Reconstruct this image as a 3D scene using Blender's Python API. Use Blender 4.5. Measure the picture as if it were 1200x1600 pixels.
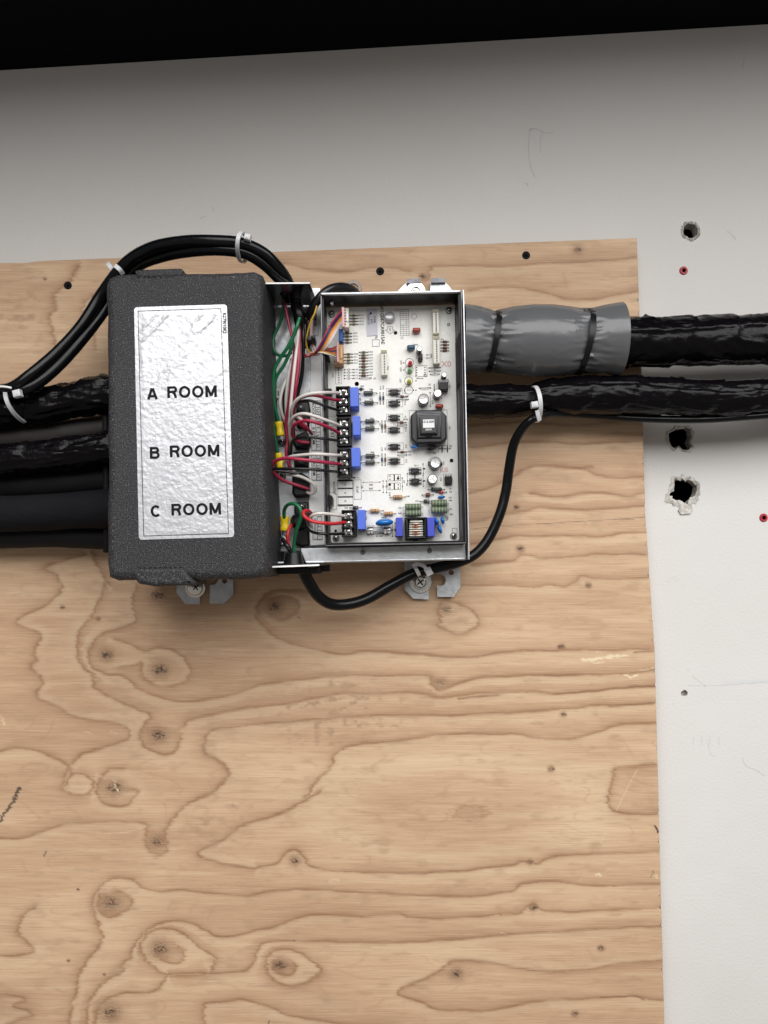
import bpy, bmesh, math, random
import numpy as np
from mathutils import Vector, Matrix
random.seed(7); rng = np.random.default_rng(7)
sc = bpy.context.scene
for o in list(bpy.data.objects): bpy.data.objects.remove(o)
# ------------------------------------------------------------------ camera, world, lights, exposure
D = 0.68            # metres from the wall to the lens
S = 0.00056         # metres per photo pixel on the wall plane
CX, CY = 600.0, 880.0
cam = bpy.data.objects.new('camera', bpy.data.cameras.new('camera'))
sc.collection.objects.link(cam); sc.camera = cam
cam.location = (0, -D, 0); cam.rotation_euler = (math.radians(90), 0, 0)
cam.data.sensor_fit = 'VERTICAL'; cam.data.sensor_height = 36
cam.data.lens = (D / S) / 1600 * 36
cam.data.shift_y = 80 / 1600
cam.data.clip_start = 0.01; cam.data.clip_end = 50
w = bpy.data.worlds.new('World'); sc.world = w; w.use_nodes = True
w.node_tree.nodes['Background'].inputs[0].default_value = (1.0, 0.94, 0.87, 1)
w.node_tree.nodes['Background'].inputs[1].default_value = 0.22
def area(name, loc, target, sx, sy, power, col):
    l = bpy.data.lights.new(name, 'AREA'); l.shape = 'RECTANGLE'; l.size = sx; l.size_y = sy
    l.energy = power; l.color = col
    o = bpy.data.objects.new(name, l); sc.collection.objects.link(o); o.location = loc
    o.rotation_euler = (Vector(target) - Vector(loc)).to_track_quat('-Z', 'Y').to_euler()
    return o
area('ceiling_lamp', (0.30, -1.35, 1.28), (0.05, 0, -0.08), 2.6, 2.1, 82, (1.0, 0.985, 0.965))
sc.view_settings.view_transform = 'Standard'; sc.view_settings.look = 'None'
sc.view_settings.exposure = 0; sc.view_settings.gamma = 1

# ------------------------------------------------------------------ helpers
def P(px, py, d):
    k = S * (D - d) / D
    return Vector(((px - CX) * k, -d, -(py - CY) * k))
def U(px, d): return px * S * (D - d) / D
WL = {}
def tag(o, label=None, cat=None, group=None, kind=None):
    if label: o['label'] = label
    if cat: o['category'] = cat
    if group: o['group'] = group
    if kind: o['kind'] = kind
    return o
def empty(name, loc, label, cat, group=None):
    o = bpy.data.objects.new(name, None); sc.collection.objects.link(o)
    o.empty_display_size = 0.01
    o.location = loc; WL[o.name] = Vector(loc); return tag(o, label, cat, group)
def link_mesh(name, me, parent=None, wl=(0, 0, 0)):
    o = bpy.data.objects.new(name, me); sc.collection.objects.link(o)
    WL[o.name] = Vector(wl)
    if parent is not None:
        o.parent = parent; o.location = Vector(wl) - WL[parent.name]
    else: o.location = wl
    return o
def catmull(pts, n=8):
    pts = [np.array(p, float) for p in pts]
    q = [2 * pts[0] - pts[1]] + pts + [2 * pts[-1] - pts[-2]]
    out = []
    for i in range(1, len(q) - 2):
        p0, p1, p2, p3 = q[i - 1], q[i], q[i + 1], q[i + 2]
        for k in range(n):
            t = k / n
            out.append(0.5 * ((2 * p1) + (-p0 + p2) * t + (2 * p0 - 5 * p1 + 4 * p2 - p3) * t * t + (-p0 + 3 * p1 - 3 * p2 + p3) * t ** 3))
    out.append(pts[-1]); return np.array(out)
def inset_poly(poly, a):
    n = len(poly); out = []
    ar = sum(poly[i][0] * poly[(i + 1) % n][1] - poly[(i + 1) % n][0] * poly[i][1] for i in range(n))
    sg = 1 if ar > 0 else -1
    for i in range(n):
        p0 = np.array(poly[i - 1][:2]); p1 = np.array(poly[i][:2]); p2 = np.array(poly[(i + 1) % n][:2])
        e1 = p1 - p0; e2 = p2 - p1
        e1 = e1 / (np.linalg.norm(e1) + 1e-12); e2 = e2 / (np.linalg.norm(e2) + 1e-12)
        n1 = np.array([-e1[1], e1[0]]) * sg; n2 = np.array([-e2[1], e2[0]]) * sg
        b = n1 + n2; l = np.linalg.norm(b)
        if l < 1e-6: out.append(tuple(p1 + n1 * a)); continue
        b = b / l; out.append(tuple(p1 + b * a / max(0.45, float(b @ n1))))
    return out
class MB:
    def __init__(s): s.v = []; s.f = []; s.m = []
    def add(s, vs, fs, mi=0):
        b = len(s.v); s.v += [tuple(x) for x in vs]
        for f in fs: s.f.append(tuple(b + i for i in f)); s.m.append(mi)
    def prism(s, poly, d0, d1, mi=0, bev=0.0, steps=2, mtop=None):
        """outline poly in photo px as seen at depth d0 (front), extruded straight back to depth d1; bev = edge radius in m"""
        W = [(P(x, y, d0).x, P(x, y, d0).z) for x, y in poly]; n = len(W)
        rings = []
        if bev > 0:
            for k in range(steps + 1):
                a = math.pi / 2 * k / steps
                ins = bev * (1 - math.sin(a)); dd = d0 - bev * (1 - math.cos(a))
                rings.append([(x, -dd, z) for x, z in inset_poly(W, ins)])
        else: rings.append([(x, -d0, z) for x, z in W])
        rings.append([(x, -d1, z) for x, z in W])
        vs = [v for r in rings for v in r]; fs = []
        for r in range(len(rings) - 1):
            for i in range(n):
                j = (i + 1) % n; fs.append((r * n + i, r * n + j, (r + 1) * n + j, (r + 1) * n + i))
        s.add(vs, fs, mi)
        b = len(rings) - 1
        s.add(rings[0], [tuple(range(n))], mi if mtop is None else mtop)
        s.add(rings[-1], [tuple(range(n))][::-1], mi)
    def box(s, x0, y0, x1, y1, d0, d1, mi=0, bev=0.0, rot=1.2, mtop=None, steps=2):
        cx, cy = (x0 + x1) / 2, (y0 + y1) / 2; a = math.radians(-rot); c, q = math.cos(a), math.sin(a)
        pts = [(cx + (x - cx) * c - (y - cy) * q, cy + (x - cx) * q + (y - cy) * c) for x, y in ((x0, y0), (x1, y0), (x1, y1), (x0, y1))]
        s.prism(pts, d0, d1, mi, bev, steps, mtop)
    def lathe(s, px, py, dref, prof, n=24, mis=0, ax=None):
        """prof: list of (radius px at dref, depth m); axis straight out of the wall"""
        c = P(px, py, dref); k = U(1, dref); vs = []
        for r, d in prof:
            for i in range(n):
                a = 2 * math.pi * i / n; vs.append((c.x + r * k * math.cos(a), -d, c.z + r * k * math.sin(a)))
        for j in range(len(prof) - 1):
            mi = mis if isinstance(mis, int) else mis[j]
            s.addf(vs if j == 0 else None, [(j * n + i, j * n + (i + 1) % n, (j + 1) * n + (i + 1) % n, (j + 1) * n + i) for i in range(n)], mi)
    def addf(s, vs, fs, mi):
        if vs is not None: s._b = len(s.v); s.v += [tuple(x) for x in vs]
        for f in fs: s.f.append(tuple(s._b + i for i in f)); s.m.append(mi)
    def tube(s, pts, rad, n=12, mis=0, caps=True, disp=None, squash=None):
        pts = np.array([tuple(p) for p in pts], float); m = len(pts)
        T = np.gradient(pts, axis=0); T /= np.linalg.norm(T, axis=1)[:, None] + 1e-12
        N = np.zeros_like(T); ref = np.array([0, -1.0, 0]);
        if abs(T[0] @ ref) > .9: ref = np.array([1.0, 0, 0])
        v = ref - T[0] * (ref @ T[0]); N[0] = v / np.linalg.norm(v)
        for i in range(1, m):
            v = N[i - 1] - T[i] * (N[i - 1] @ T[i]); N[i] = v / (np.linalg.norm(v) + 1e-12)
        B = np.cross(T, N)
        R = np.full(m, rad, float) if np.isscalar(rad) else np.array(rad, float)
        L = np.concatenate([[0], np.cumsum(np.linalg.norm(np.diff(pts, axis=0), axis=1))])
        th = np.arange(n) * 2 * np.pi / n
        RR = np.repeat(R[:, None], n, 1)
        if disp is not None: RR = RR + disp(L[:, None] + 0 * th[None], 0 * L[:, None] + th[None], RR)
        q = squash or (1, 1)
        V = pts[:, None, :] + RR[..., None] * (q[0] * np.cos(th)[None, :, None] * N[:, None, :] + q[1] * np.sin(th)[None, :, None] * B[:, None, :])
        V = V.reshape(-1, 3); vs = list(map(tuple, V))
        for j in range(m - 1):
            mi = mis if isinstance(mis, int) else mis[j]
            s.addf(vs if j == 0 else None, [(j * n + i, j * n + (i + 1) % n, (j + 1) * n + (i + 1) % n, (j + 1) * n + i) for i in range(n)], mi)
        if caps:
            s.f.append(tuple(s._b + i for i in range(n))[::-1]); s.m.append(mis if isinstance(mis, int) else mis[0])
            s.f.append(tuple(s._b + (m - 1) * n + i for i in range(n))); s.m.append(mis if isinstance(mis, int) else mis[-1])
    def ellipsoid(s, c, rx, ry, rz, rot=0, n=18, mi=0):
        """rx along photo x, rz along photo y, ry out of the wall; rot = degrees CCW in the photo"""
        a = math.radians(rot); vs = []; fs = []; m = n // 2
        for j in range(m + 1):
            ph = math.pi * j / m
            for i in range(n):
                t = 2 * math.pi * i / n
                x, y, z = rx * math.cos(ph), ry * math.sin(ph) * math.sin(t), rz * math.sin(ph) * math.cos(t)
                vs.append((c[0] + x * math.cos(a) - z * math.sin(a), c[1] + y, c[2] + x * math.sin(a) + z * math.cos(a)))
        for j in range(m):
            for i in range(n): fs.append((j * n + i, j * n + (i + 1) % n, (j + 1) * n + (i + 1) % n, (j + 1) * n + i))
        s.add(vs, fs, mi)
    def line(s, pts, wpx, d, mi=0, closed=False):
        """flat printed stroke of width wpx at depth d"""
        pts = [np.array(p, float) for p in pts]
        if closed: pts = pts + [pts[0]]
        for a, b in zip(pts[:-1], pts[1:]):
            t = b - a; l = np.linalg.norm(t)
            if l < 1e-6: continue
            t = t / l; nn = np.array([-t[1], t[0]]) * wpx / 2; e = t * wpx / 2 * (1 if closed else 0)
            q = [a - e + nn, b + e + nn, b + e - nn, a - e - nn]
            s.add([P(x, y, d) for x, y in q], [(0, 1, 2, 3)], mi)
    def disc(s, px, py, r, d, mi=0, r2=None, n=20):
        if r2 is None: s.add([P(px + r * math.cos(2 * math.pi * i / n), py + r * math.sin(2 * math.pi * i / n), d) for i in range(n)], [tuple(range(n))], mi)
        else:
            vs = [P(px + q * math.cos(2 * math.pi * i / n), py + q * math.sin(2 * math.pi * i / n), d) for q in (r, r2) for i in range(n)]
            s.add(vs, [(i, (i + 1) % n, n + (i + 1) % n, n + i) for i in range(n)], mi)
    def text(s, txt, px, py, d, size, rot=0, mi=0, bold=0.018, sx=1.0, align='C', dfun=None, sub=0, space=1.0):
        """size = cap height in photo px; px,py = centre; rot degrees CCW"""
        V, F, w, h = glyphs(txt, bold, sub, space); k = size / h; a = math.radians(rot); vs = []
        for x, y in V:
            X = (x - w / 2) * k * sx if align == 'C' else x * k * sx; Y = (y - h / 2) * k
            qx = px + X * math.cos(a) - Y * math.sin(a); qy = py - (X * math.sin(a) + Y * math.cos(a))
            dd = d + (dfun(qx, qy) if dfun else 0); vs.append(P(qx, qy, dd))
        s.add(vs, F, mi)
    def build(s, name, mats, parent=None, label=None, cat=None, group=None, kind=None, smooth=35, recalc=True):
        A = np.array(s.v); c = (A.min(0) + A.max(0)) / 2
        me = bpy.data.meshes.new(name)
        me.from_pydata([tuple(x) for x in (A - c)], [], s.f)
        for m in (mats if isinstance(mats, (list, tuple)) else [mats]): me.materials.append(m)
        me.polygons.foreach_set('material_index', s.m)
        if recalc:
            bm = bmesh.new(); bm.from_mesh(me); bmesh.ops.recalc_face_normals(bm, faces=bm.faces); bm.to_mesh(me); bm.free()
        if smooth:
            me.shade_smooth(); me.set_sharp_from_angle(angle=math.radians(smooth))
        me.update()
        o = link_mesh(name, me, parent, c); return tag(o, label, cat, group, kind)
GC = {}
def glyphs(txt, bold, sub, space=1.0):
    key = (txt, bold, sub, space)
    if key in GC: return GC[key]
    cu = bpy.data.curves.new('t', 'FONT'); cu.body = txt; cu.size = 1; cu.offset = bold; cu.resolution_u = 3
    cu.space_character = space
    ob = bpy.data.objects.new('t', cu); sc.collection.objects.link(ob)
    dg = bpy.context.evaluated_depsgraph_get(); dg.update()
    me = bpy.data.meshes.new_from_object(ob.evaluated_get(dg))
    bm = bmesh.new(); bm.from_mesh(me); bmesh.ops.remove_doubles(bm, verts=bm.verts, dist=1e-5)
    if sub:
        bmesh.ops.triangulate(bm, faces=bm.faces); bmesh.ops.subdivide_edges(bm, edges=bm.edges, cuts=sub, use_grid_fill=True)
    bm.verts.index_update()
    V = [(v.co.x, v.co.y) for v in bm.verts]; F = [tuple(v.index for v in f.verts) for f in bm.faces]; bm.free()
    bpy.data.objects.remove(ob); bpy.data.meshes.remove(me); bpy.data.curves.remove(cu)
    x0 = min(v[0] for v in V); w = max(v[0] for v in V) - x0; V = [(x - x0, y) for x, y in V]
    GC[key] = (V, F, w, 0.70); return GC[key]
# numpy value noise ---------------------------------------------------
def _h(ix, iy, iz, seed):
    n = (ix.astype(np.int64) * 374761393 + iy.astype(np.int64) * 668265263 + iz.astype(np.int64) * 2147483647 + seed * 1274126177) & 0xffffffff
    n = ((n ^ (n >> 13)) * 1274126177) & 0xffffffff; n = (n ^ (n >> 16)); return (n & 0xffffff) / float(0xffffff)
def vn(x, y, z=0.0, seed=0):
    x, y, z = np.broadcast_arrays(np.asarray(x, float), np.asarray(y, float), np.asarray(z, float))
    ix, iy, iz = np.floor(x), np.floor(y), np.floor(z); fx, fy, fz = x - ix, y - iy, z - iz
    fx, fy, fz = [f * f * f * (f * (f * 6 - 15) + 10) for f in (fx, fy, fz)]
    r = 0
    for a in (0, 1):
        for b in (0, 1):
            for c in (0, 1):
                r = r + _h(ix + a, iy + b, iz + c, seed) * (fx if a else 1 - fx) * (fy if b else 1 - fy) * (fz if c else 1 - fz)
    return r
def fbm(x, y, z=0.0, o=4, seed=0):
    r = 0; a = 0.5; t = 0
    for i in range(o): r = r + a * vn(x * 2 ** i, y * 2 ** i, np.asarray(z) * 2 ** i, seed + i * 17); t += a; a *= .5
    return r / t
def ridge(x, y, z=0.0, seed=0): return 1 - np.abs(2 * vn(x, y, z, seed) - 1)

# ------------------------------------------------------------------ materials
def lin(r, g, b): return tuple((c / 12.92 if c <= .04045 else ((c + .055) / 1.055) ** 2.4) for c in (r / 255, g / 255, b / 255))
MC = {}
def mat(name, col, rough=0.5, metal=0.0, spec=0.5, var=0.0, vscale=40, bump=0.0, bscale=300, coat=0.0, rvar=0.0, stretch=(1, 1, 1), trans=0.0, sss=0):
    if name in MC: return MC[name]
    m = bpy.data.materials.new(name); m.use_nodes = True; nt = m.node_tree; b = nt.nodes['Principled BSDF']
    b.inputs['Base Color'].default_value = (*col, 1); b.inputs['Roughness'].default_value = rough
    b.inputs['Metallic'].default_value = metal; b.inputs['Specular IOR Level'].default_value = spec
    b.inputs['Coat Weight'].default_value = coat; b.inputs['Transmission Weight'].default_value = trans
    geo = nt.nodes.new('ShaderNodeNewGeometry'); mp = nt.nodes.new('ShaderNodeMapping'); mp.inputs['Scale'].default_value = stretch
    nt.links.new(geo.outputs['Position'], mp.inputs['Vector'])
    def noise(sc_, det=3):
        n = nt.nodes.new('ShaderNodeTexNoise'); n.inputs['Scale'].default_value = sc_; n.inputs['Detail'].default_value = det
        nt.links.new(mp.outputs[0], n.inputs['Vector']); return n
    if var > 0:
        n = noise(vscale); r = nt.nodes.new('ShaderNodeMapRange'); r.inputs['From Min'].default_value = .3; r.inputs['From Max'].default_value = .7
        r.inputs['To Min'].default_value = 1 - var; r.inputs['To Max'].default_value = 1 + var
        nt.links.new(n.outputs[0], r.inputs[0])
        mx = nt.nodes.new('ShaderNodeVectorMath'); mx.operation = 'SCALE'; mx.inputs[0].default_value = col
        nt.links.new(r.outputs[0], mx.inputs['Scale']); nt.links.new(mx.outputs[0], b.inputs['Base Color'])
    if rvar > 0:
        n = noise(vscale * 1.7); r = nt.nodes.new('ShaderNodeMapRange'); r.inputs['From Min'].default_value = .3; r.inputs['From Max'].default_value = .7
        r.inputs['To Min'].default_value = max(0.03, rough - rvar); r.inputs['To Max'].default_value = min(1, rough + rvar)
        nt.links.new(n.outputs[0], r.inputs[0]); nt.links.new(r.outputs[0], b.inputs['Roughness'])
    if bump > 0:
        n = noise(bscale, 4); bp = nt.nodes.new('ShaderNodeBump'); bp.inputs['Strength'].default_value = 1; bp.inputs['Distance'].default_value = bump
        nt.links.new(n.outputs[0], bp.inputs['Height']); nt.links.new(bp.outputs[0], b.inputs['Normal'])
    MC[name] = m; return m
M_black = mat('black_plastic', (.008, .008, .0095), .34, spec=.28, bump=.00005, bscale=900)
M_blackmat = mat('black_matte', (.005, .005, .006), .7, spec=.25)
M_void = mat('void_shade', (.004, .004, .004), 1, spec=0)  # near-black colour stands in for shade inside the cavity, anchors and screw slots
M_jacket = mat('cable_jacket', (.0035, .004, .005), .22, spec=.25, rvar=.08, vscale=60, bump=.00012, bscale=120)
M_wrap = mat('tape_wrap', (.003, .0025, .0035), .24, spec=.16, rvar=.06, vscale=90, bump=.0004, bscale=260)
M_foampipe = mat('pipe_foam_grey', (.008, .008, .010), .8, spec=.12, var=.1, bump=.0004, bscale=300)
M_brownpipe = mat('pipe_foam_brown', (.026, .022, .022), .6, var=.15)
M_steel = mat('galvanised_steel', (.54, .56, .585), .42, metal=.75, var=.12, vscale=130, rvar=.12, bump=.00008, bscale=500)
M_steelw = mat('galvanised_lit', (.90, .91, .92), .5, metal=0, var=.05, vscale=220, rvar=.1)  # near-white: the shine of light on the metal is put into the colour
M_steeld = mat('steel_dark_edge', (.17, .17, .185), .45, metal=.8, var=.2, vscale=200)
M_chrome = mat('bright_screw', (.8, .8, .78), .25, metal=.95, rvar=.1, vscale=900)
M_sleeve = mat('grey_vinyl', (.112, .116, .124), .24, spec=.5, bump=.00012, bscale=160, rvar=.04)
M_nylon = mat('white_nylon', (.62, .63, .66), .4, spec=.5)
M_white = mat('white_insulation', (.66, .63, .60), .38)
M_red = mat('red_insulation', (.36, .022, .06), .33)
M_red2 = mat('bright_red_insulation', (.52, .025, .035), .33)
M_wblk = mat('black_insulation', (.009, .009, .011), .3)
M_green = mat('green_insulation', (.008, .13, .05), .33)
M_yel = mat('yellow_crimp', (.75, .53, .01), .4)
M_wyel = mat('yellow_insulation', (.60, .36, .02), .4)
M_navy = mat('navy_insulation', (.012, .016, .07), .4)
M_orange = mat('orange_insulation', (.55, .12, .04), .4)
M_pink = mat('pink_plastic', (.68, .40, .42), .45)
M_cream = mat('cream_connector', (.70, .67, .55), .5)
M_creamd = mat('connector_slot', (.36, .34, .22), .6)
M_amber = mat('amber_connector', (.50, .27, .10), .45)
M_pcb = mat('board_lacquer', (.81, .81, .785), .42, var=.04, vscale=420, bump=.00003, bscale=1500)
M_ink = mat('black_print_and_holes', (.010, .010, .012), .6, spec=.12)
M_grayink = mat('grey_print', (.12, .12, .13), .6)
M_pinkink = mat('pink_stamp', (.62, .40, .38), .6)
M_relay = mat('blue_relay', (.075, .15, .66), .45)
M_relay2 = mat('blue_film_capacitor', (.05, .07, .50), .42, var=.08, vscale=900)
M_cap = mat('capacitor_sleeve', (.03, .03, .035), .3)
M_captop = mat('capacitor_aluminium', (.85, .85, .85), .4, metal=.4)
M_capg = mat('capacitor_stripe', (.32, .32, .34), .4)
M_resg = mat('resistor_green_grey', (.10, .115, .095), .45)
M_resd = mat('resistor_band_dark', (.025, .03, .025), .45)
M_resb = mat('resistor_tan', (.52, .33, .18), .4)
M_resbr = mat('resistor_brown', (.16, .045, .025), .4)
M_resk = mat('resistor_khaki', (.22, .18, .09), .4)
M_gold = mat('resistor_gold', (.45, .27, .06), .35, metal=.3)
M_lead = mat('tinned_lead', (.16, .155, .15), .4, metal=.5)
M_pgreen = mat('power_resistor_green', (.09, .14, .085), .5)
M_pdot = mat('power_resistor_band', (.5, .42, .3), .5)
M_blued = mat('blue_disc', (.01, .15, .50), .22, coat=.5)
M_bluedk = mat('dark_blue_resin', (.03, .085, .16), .4)
M_redc = mat('red_resin', (.30, .04, .02), .3)
M_ledr = mat('red_lens', (.55, .01, .015), .15); M_ledg = mat('green_lens', (.16, .36, .17), .2); M_ledy = mat('yellow_lens', (.50, .47, .04), .2)
M_copper = mat('copper_winding', (.75, .33, .17), .25, metal=.85)
M_bobbin = mat('white_bobbin', (.75, .73, .68), .4)
M_lav = mat('barcode_paper', (.55, .55, .64), .5)
M_paper = mat('white_label_paper', (.76, .77, .78), .45)
M_disc = mat('grey_disc', (.45, .46, .48), .3, metal=.5)
M_glass = mat('fuse_glass', (.55, .6, .6), .1)
M_anchor = mat('red_wall_anchor', (.42, .02, .035), .45)
M_torn = mat('torn_drywall_paper', (.55, .53, .50), .9, var=.3, vscale=300, bump=.0006, bscale=500)
M_gyp = mat('gypsum_core', (.50, .48, .44), .95, var=.25, vscale=250, bump=.001, bscale=400)
M_pencil = mat('pencil_line', (.55, .54, .55), .8); M_smudge = mat('bluish_smudge', (.655, .665, .675), .8)
M_beam = mat('dark_beam_paint', (.0025, .0022, .003), .9, spec=.1)
# ------------------------------------------------------------------ special materials: wall, plywood, foam, foil
def wall_material():
    m = bpy.data.materials.new('painted_drywall'); m.use_nodes = True; nt = m.node_tree; b = nt.nodes['Principled BSDF']
    N = nt.nodes.new; Lk = nt.links.new
    g = N('ShaderNodeNewGeometry')
    n1 = N('ShaderNodeTexNoise'); n1.inputs['Scale'].default_value = 3.2; n1.inputs['Detail'].default_value = 5; Lk(g.outputs['Position'], n1.inputs[0])
    n2 = N('ShaderNodeTexNoise'); n2.inputs['Scale'].default_value = 22; n2.inputs['Detail'].default_value = 6; n2.inputs['Roughness'].default_value = .7; Lk(g.outputs['Position'], n2.inputs[0])
    r = N('ShaderNodeValToRGB'); r.color_ramp.elements[0].position = .3; r.color_ramp.elements[0].color = (.66, .648, .630, 1)
    r.color_ramp.elements[1].position = .7; r.color_ramp.elements[1].color = (.715, .705, .695, 1); Lk(n1.outputs[0], r.inputs[0])
    r2 = N('ShaderNodeMapRange'); r2.inputs['From Min'].default_value = .66; r2.inputs['From Max'].default_value = .82; r2.inputs['To Min'].default_value = 0; r2.inputs['To Max'].default_value = .35
    Lk(n2.outputs[0], r2.inputs[0])
    mx = N('ShaderNodeMix'); mx.data_type = 'RGBA'; Lk(r2.outputs[0], mx.inputs[0]); Lk(r.outputs[0], mx.inputs[6]); mx.inputs[7].default_value = (.50, .49, .47, 1)
    Lk(mx.outputs[2], b.inputs['Base Color']); b.inputs['Roughness'].default_value = .62; b.inputs['Specular IOR Level'].default_value = .3
    n3 = N('ShaderNodeTexNoise'); n3.inputs['Scale'].default_value = 420; n3.inputs['Detail'].default_value = 3; Lk(g.outputs['Position'], n3.inputs[0])
    n4 = N('ShaderNodeTexNoise'); n4.inputs['Scale'].default_value = 14; n4.inputs['Detail'].default_value = 2; Lk(g.outputs['Position'], n4.inputs[0])
    b1 = N('ShaderNodeBump'); b1.inputs['Distance'].default_value = .00022; Lk(n3.outputs[0], b1.inputs['Height'])
    b2 = N('ShaderNodeBump'); b2.inputs['Distance'].default_value = .003; b2.inputs['Strength'].default_value = .35; Lk(n4.outputs[0], b2.inputs['Height']); Lk(b1.outputs[0], b2.inputs['Normal'])
    Lk(b2.outputs[0], b.inputs['Normal']); return m
def foam_material():
    m = bpy.data.materials.new('closed_cell_foam'); m.use_nodes = True; nt = m.node_tree; b = nt.nodes['Principled BSDF']
    N = nt.nodes.new; Lk = nt.links.new; g = N('ShaderNodeNewGeometry')
    v = N('ShaderNodeTexNoise'); v.inputs['Scale'].default_value = 1150; v.inputs['Detail'].default_value = 2; Lk(g.outputs['Position'], v.inputs[0])
    r = N('ShaderNodeValToRGB'); e = r.color_ramp.elements; e[0].position = .40; e[0].color = (.014, .014, .016, 1); e[1].position = .62; e[1].color = (.044, .044, .049, 1)
    x = e.new(.72); x.color = (.17, .17, .19, 1); Lk(v.outputs[0], r.inputs[0]); 
    n = N('ShaderNodeTexNoise'); n.inputs['Scale'].default_value = 9; n.inputs['Detail'].default_value = 3; Lk(g.outputs['Position'], n.inputs[0])
    mr = N('ShaderNodeMapRange'); mr.inputs['From Min'].default_value = .3; mr.inputs['From Max'].default_value = .7; mr.inputs['To Min'].default_value = .85; mr.inputs['To Max'].default_value = 1.15; Lk(n.outputs[0], mr.inputs[0])
    vm = N('ShaderNodeVectorMath'); vm.operation = 'SCALE'; Lk(r.outputs[0], vm.inputs[0]); Lk(mr.outputs[0], vm.inputs['Scale']); Lk(vm.outputs[0], b.inputs['Base Color'])
    b.inputs['Roughness'].default_value = .6; b.inputs['Specular IOR Level'].default_value = .4
    bp = N('ShaderNodeBump'); bp.inputs['Distance'].default_value = .0007; bp.inputs['Strength'].default_value = .9; Lk(v.outputs[0], bp.inputs['Height']); Lk(bp.outputs[0], b.inputs['Normal'])
    return m
def ply_material():
    m = bpy.data.materials.new('plywood_veneer'); m.use_nodes = True; nt = m.node_tree; b = nt.nodes['Principled BSDF']
    N = nt.nodes.new; Lk = nt.links.new; g = N('ShaderNodeNewGeometry')
    at = N('ShaderNodeAttribute'); at.attribute_name = 'grain'; at2 = N('ShaderNodeAttribute'); at2.attribute_name = 'marks'
    s1 = N('ShaderNodeSeparateColor'); Lk(at.outputs['Color'], s1.inputs[0]); s2 = N('ShaderNodeSeparateColor'); Lk(at2.outputs['Color'], s2.inputs[0])
    def streak(sx, sz, det, rough=.6):
        mp = N('ShaderNodeMapping'); mp.inputs['Scale'].default_value = (sx, 1, sz); mp.inputs['Rotation'].default_value = (0, math.radians(1.2), 0)
        Lk(g.outputs['Position'], mp.inputs[0])
        n = N('ShaderNodeTexNoise'); n.inputs['Scale'].default_value = 1; n.inputs['Detail'].default_value = det; n.inputs['Roughness'].default_value = rough; Lk(mp.outputs[0], n.inputs[0]); return n
    fine = streak(28, 1100, 3); mid = streak(9, 170, 4); broad = streak(2.5, 14, 3)
    def mr(src, a, bb, c, d):
        r = N('ShaderNodeMapRange'); r.inputs['From Min'].default_value = a; r.inputs['From Max'].default_value = bb; r.inputs['To Min'].default_value = c; r.inputs['To Max'].default_value = d; Lk(src, r.inputs[0]); return r.outputs[0]
    def mixc(f, A, B):
        x = N('ShaderNodeMix'); x.data_type = 'RGBA'
        if f is not None: Lk(f, x.inputs[0])
        for s_, i in ((A, 6), (B, 7)):
            if isinstance(s_, tuple): x.inputs[i].default_value = (*s_, 1)
            else: Lk(s_, x.inputs[i])
        return x.outputs[2]
    c = mixc(mr(broad.outputs[0], .38, .62, 0, 1), (.735, .527, .345), (.560, .368, .232))
    c = mixc(mr(mid.outputs[0], .38, .72, 0, .5), c, (.45, .275, .165)); c = mixc(mr(mid.outputs[0], .45, .28, 0, .5), c, (.70, .535, .345)); c = mixc(at2.outputs['Alpha'], c, (.73, .57, .38))
    c = mixc(s1.outputs[1], c, (.400, .235, .138))            # soft late-wood bands beside the rings
    c = mixc(s1.outputs[0], c, (.26, .135, .070))            # ring lines
    c = mixc(mr(fine.outputs[0], .52, .80, 0, .42), c, (.27, .15, .085))
    c = mixc(mr(fine.outputs[0], .48, .22, 0, .42), c, (.76, .60, .42))
    pores = streak(70, 520, 2); c = mixc(mr(pores.outputs[0], .63, .78, 0, .5), c, (.33, .20, .12)); blot = streak(7, 22, 4, .7); c = mixc(mr(blot.outputs[0], .58, .74, 0, .26), c, (.43, .30, .20))
    c = mixc(s1.outputs[2], c, (.085, .050, .034))            # knots
    c = mixc(s2.outputs[0], c, (.80, .66, .46))               # pale splinters
    c = mixc(s2.outputs[1], c, (.022, .021, .024))            # scuffs and cracks
    c = mixc(s2.outputs[2], c, (.43, .285, .18))              # greyish smears
    Lk(c, b.inputs['Base Color']); b.inputs['Roughness'].default_value = .58; b.inputs['Specular IOR Level'].default_value = .35
    b1 = N('ShaderNodeBump'); b1.inputs['Distance'].default_value = .00018; Lk(fine.outputs[0], b1.inputs['Height'])
    b2 = N('ShaderNodeBump'); b2.inputs['Distance'].default_value = .0005; b2.inputs['Strength'].default_value = .5
    ad = N('ShaderNodeMath'); ad.operation = 'ADD'; Lk(s1.outputs[0], ad.inputs[0]); Lk(s1.outputs[2], ad.inputs[1]); mu = N('ShaderNodeMath'); mu.operation = 'MULTIPLY'; mu.inputs[1].default_value = -1; Lk(ad.outputs[0], mu.inputs[0])
    Lk(mu.outputs[0], b2.inputs['Height']); Lk(b1.outputs[0], b2.inputs['Normal']); Lk(b2.outputs[0], b.inputs['Normal'])
    return m
M_wall, M_foam, M_ply = wall_material(), foam_material(), ply_material()
M_plyedge = mat('plywood_edge', (.42, .28, .17), .8, var=.35, vscale=60, stretch=(1, 30, 1))
M_foil = mat('silver_foil_label', (.60, .61, .65), .38, metal=.5, var=.03, rvar=.06, vscale=60, bump=.00035, bscale=330)

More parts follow.
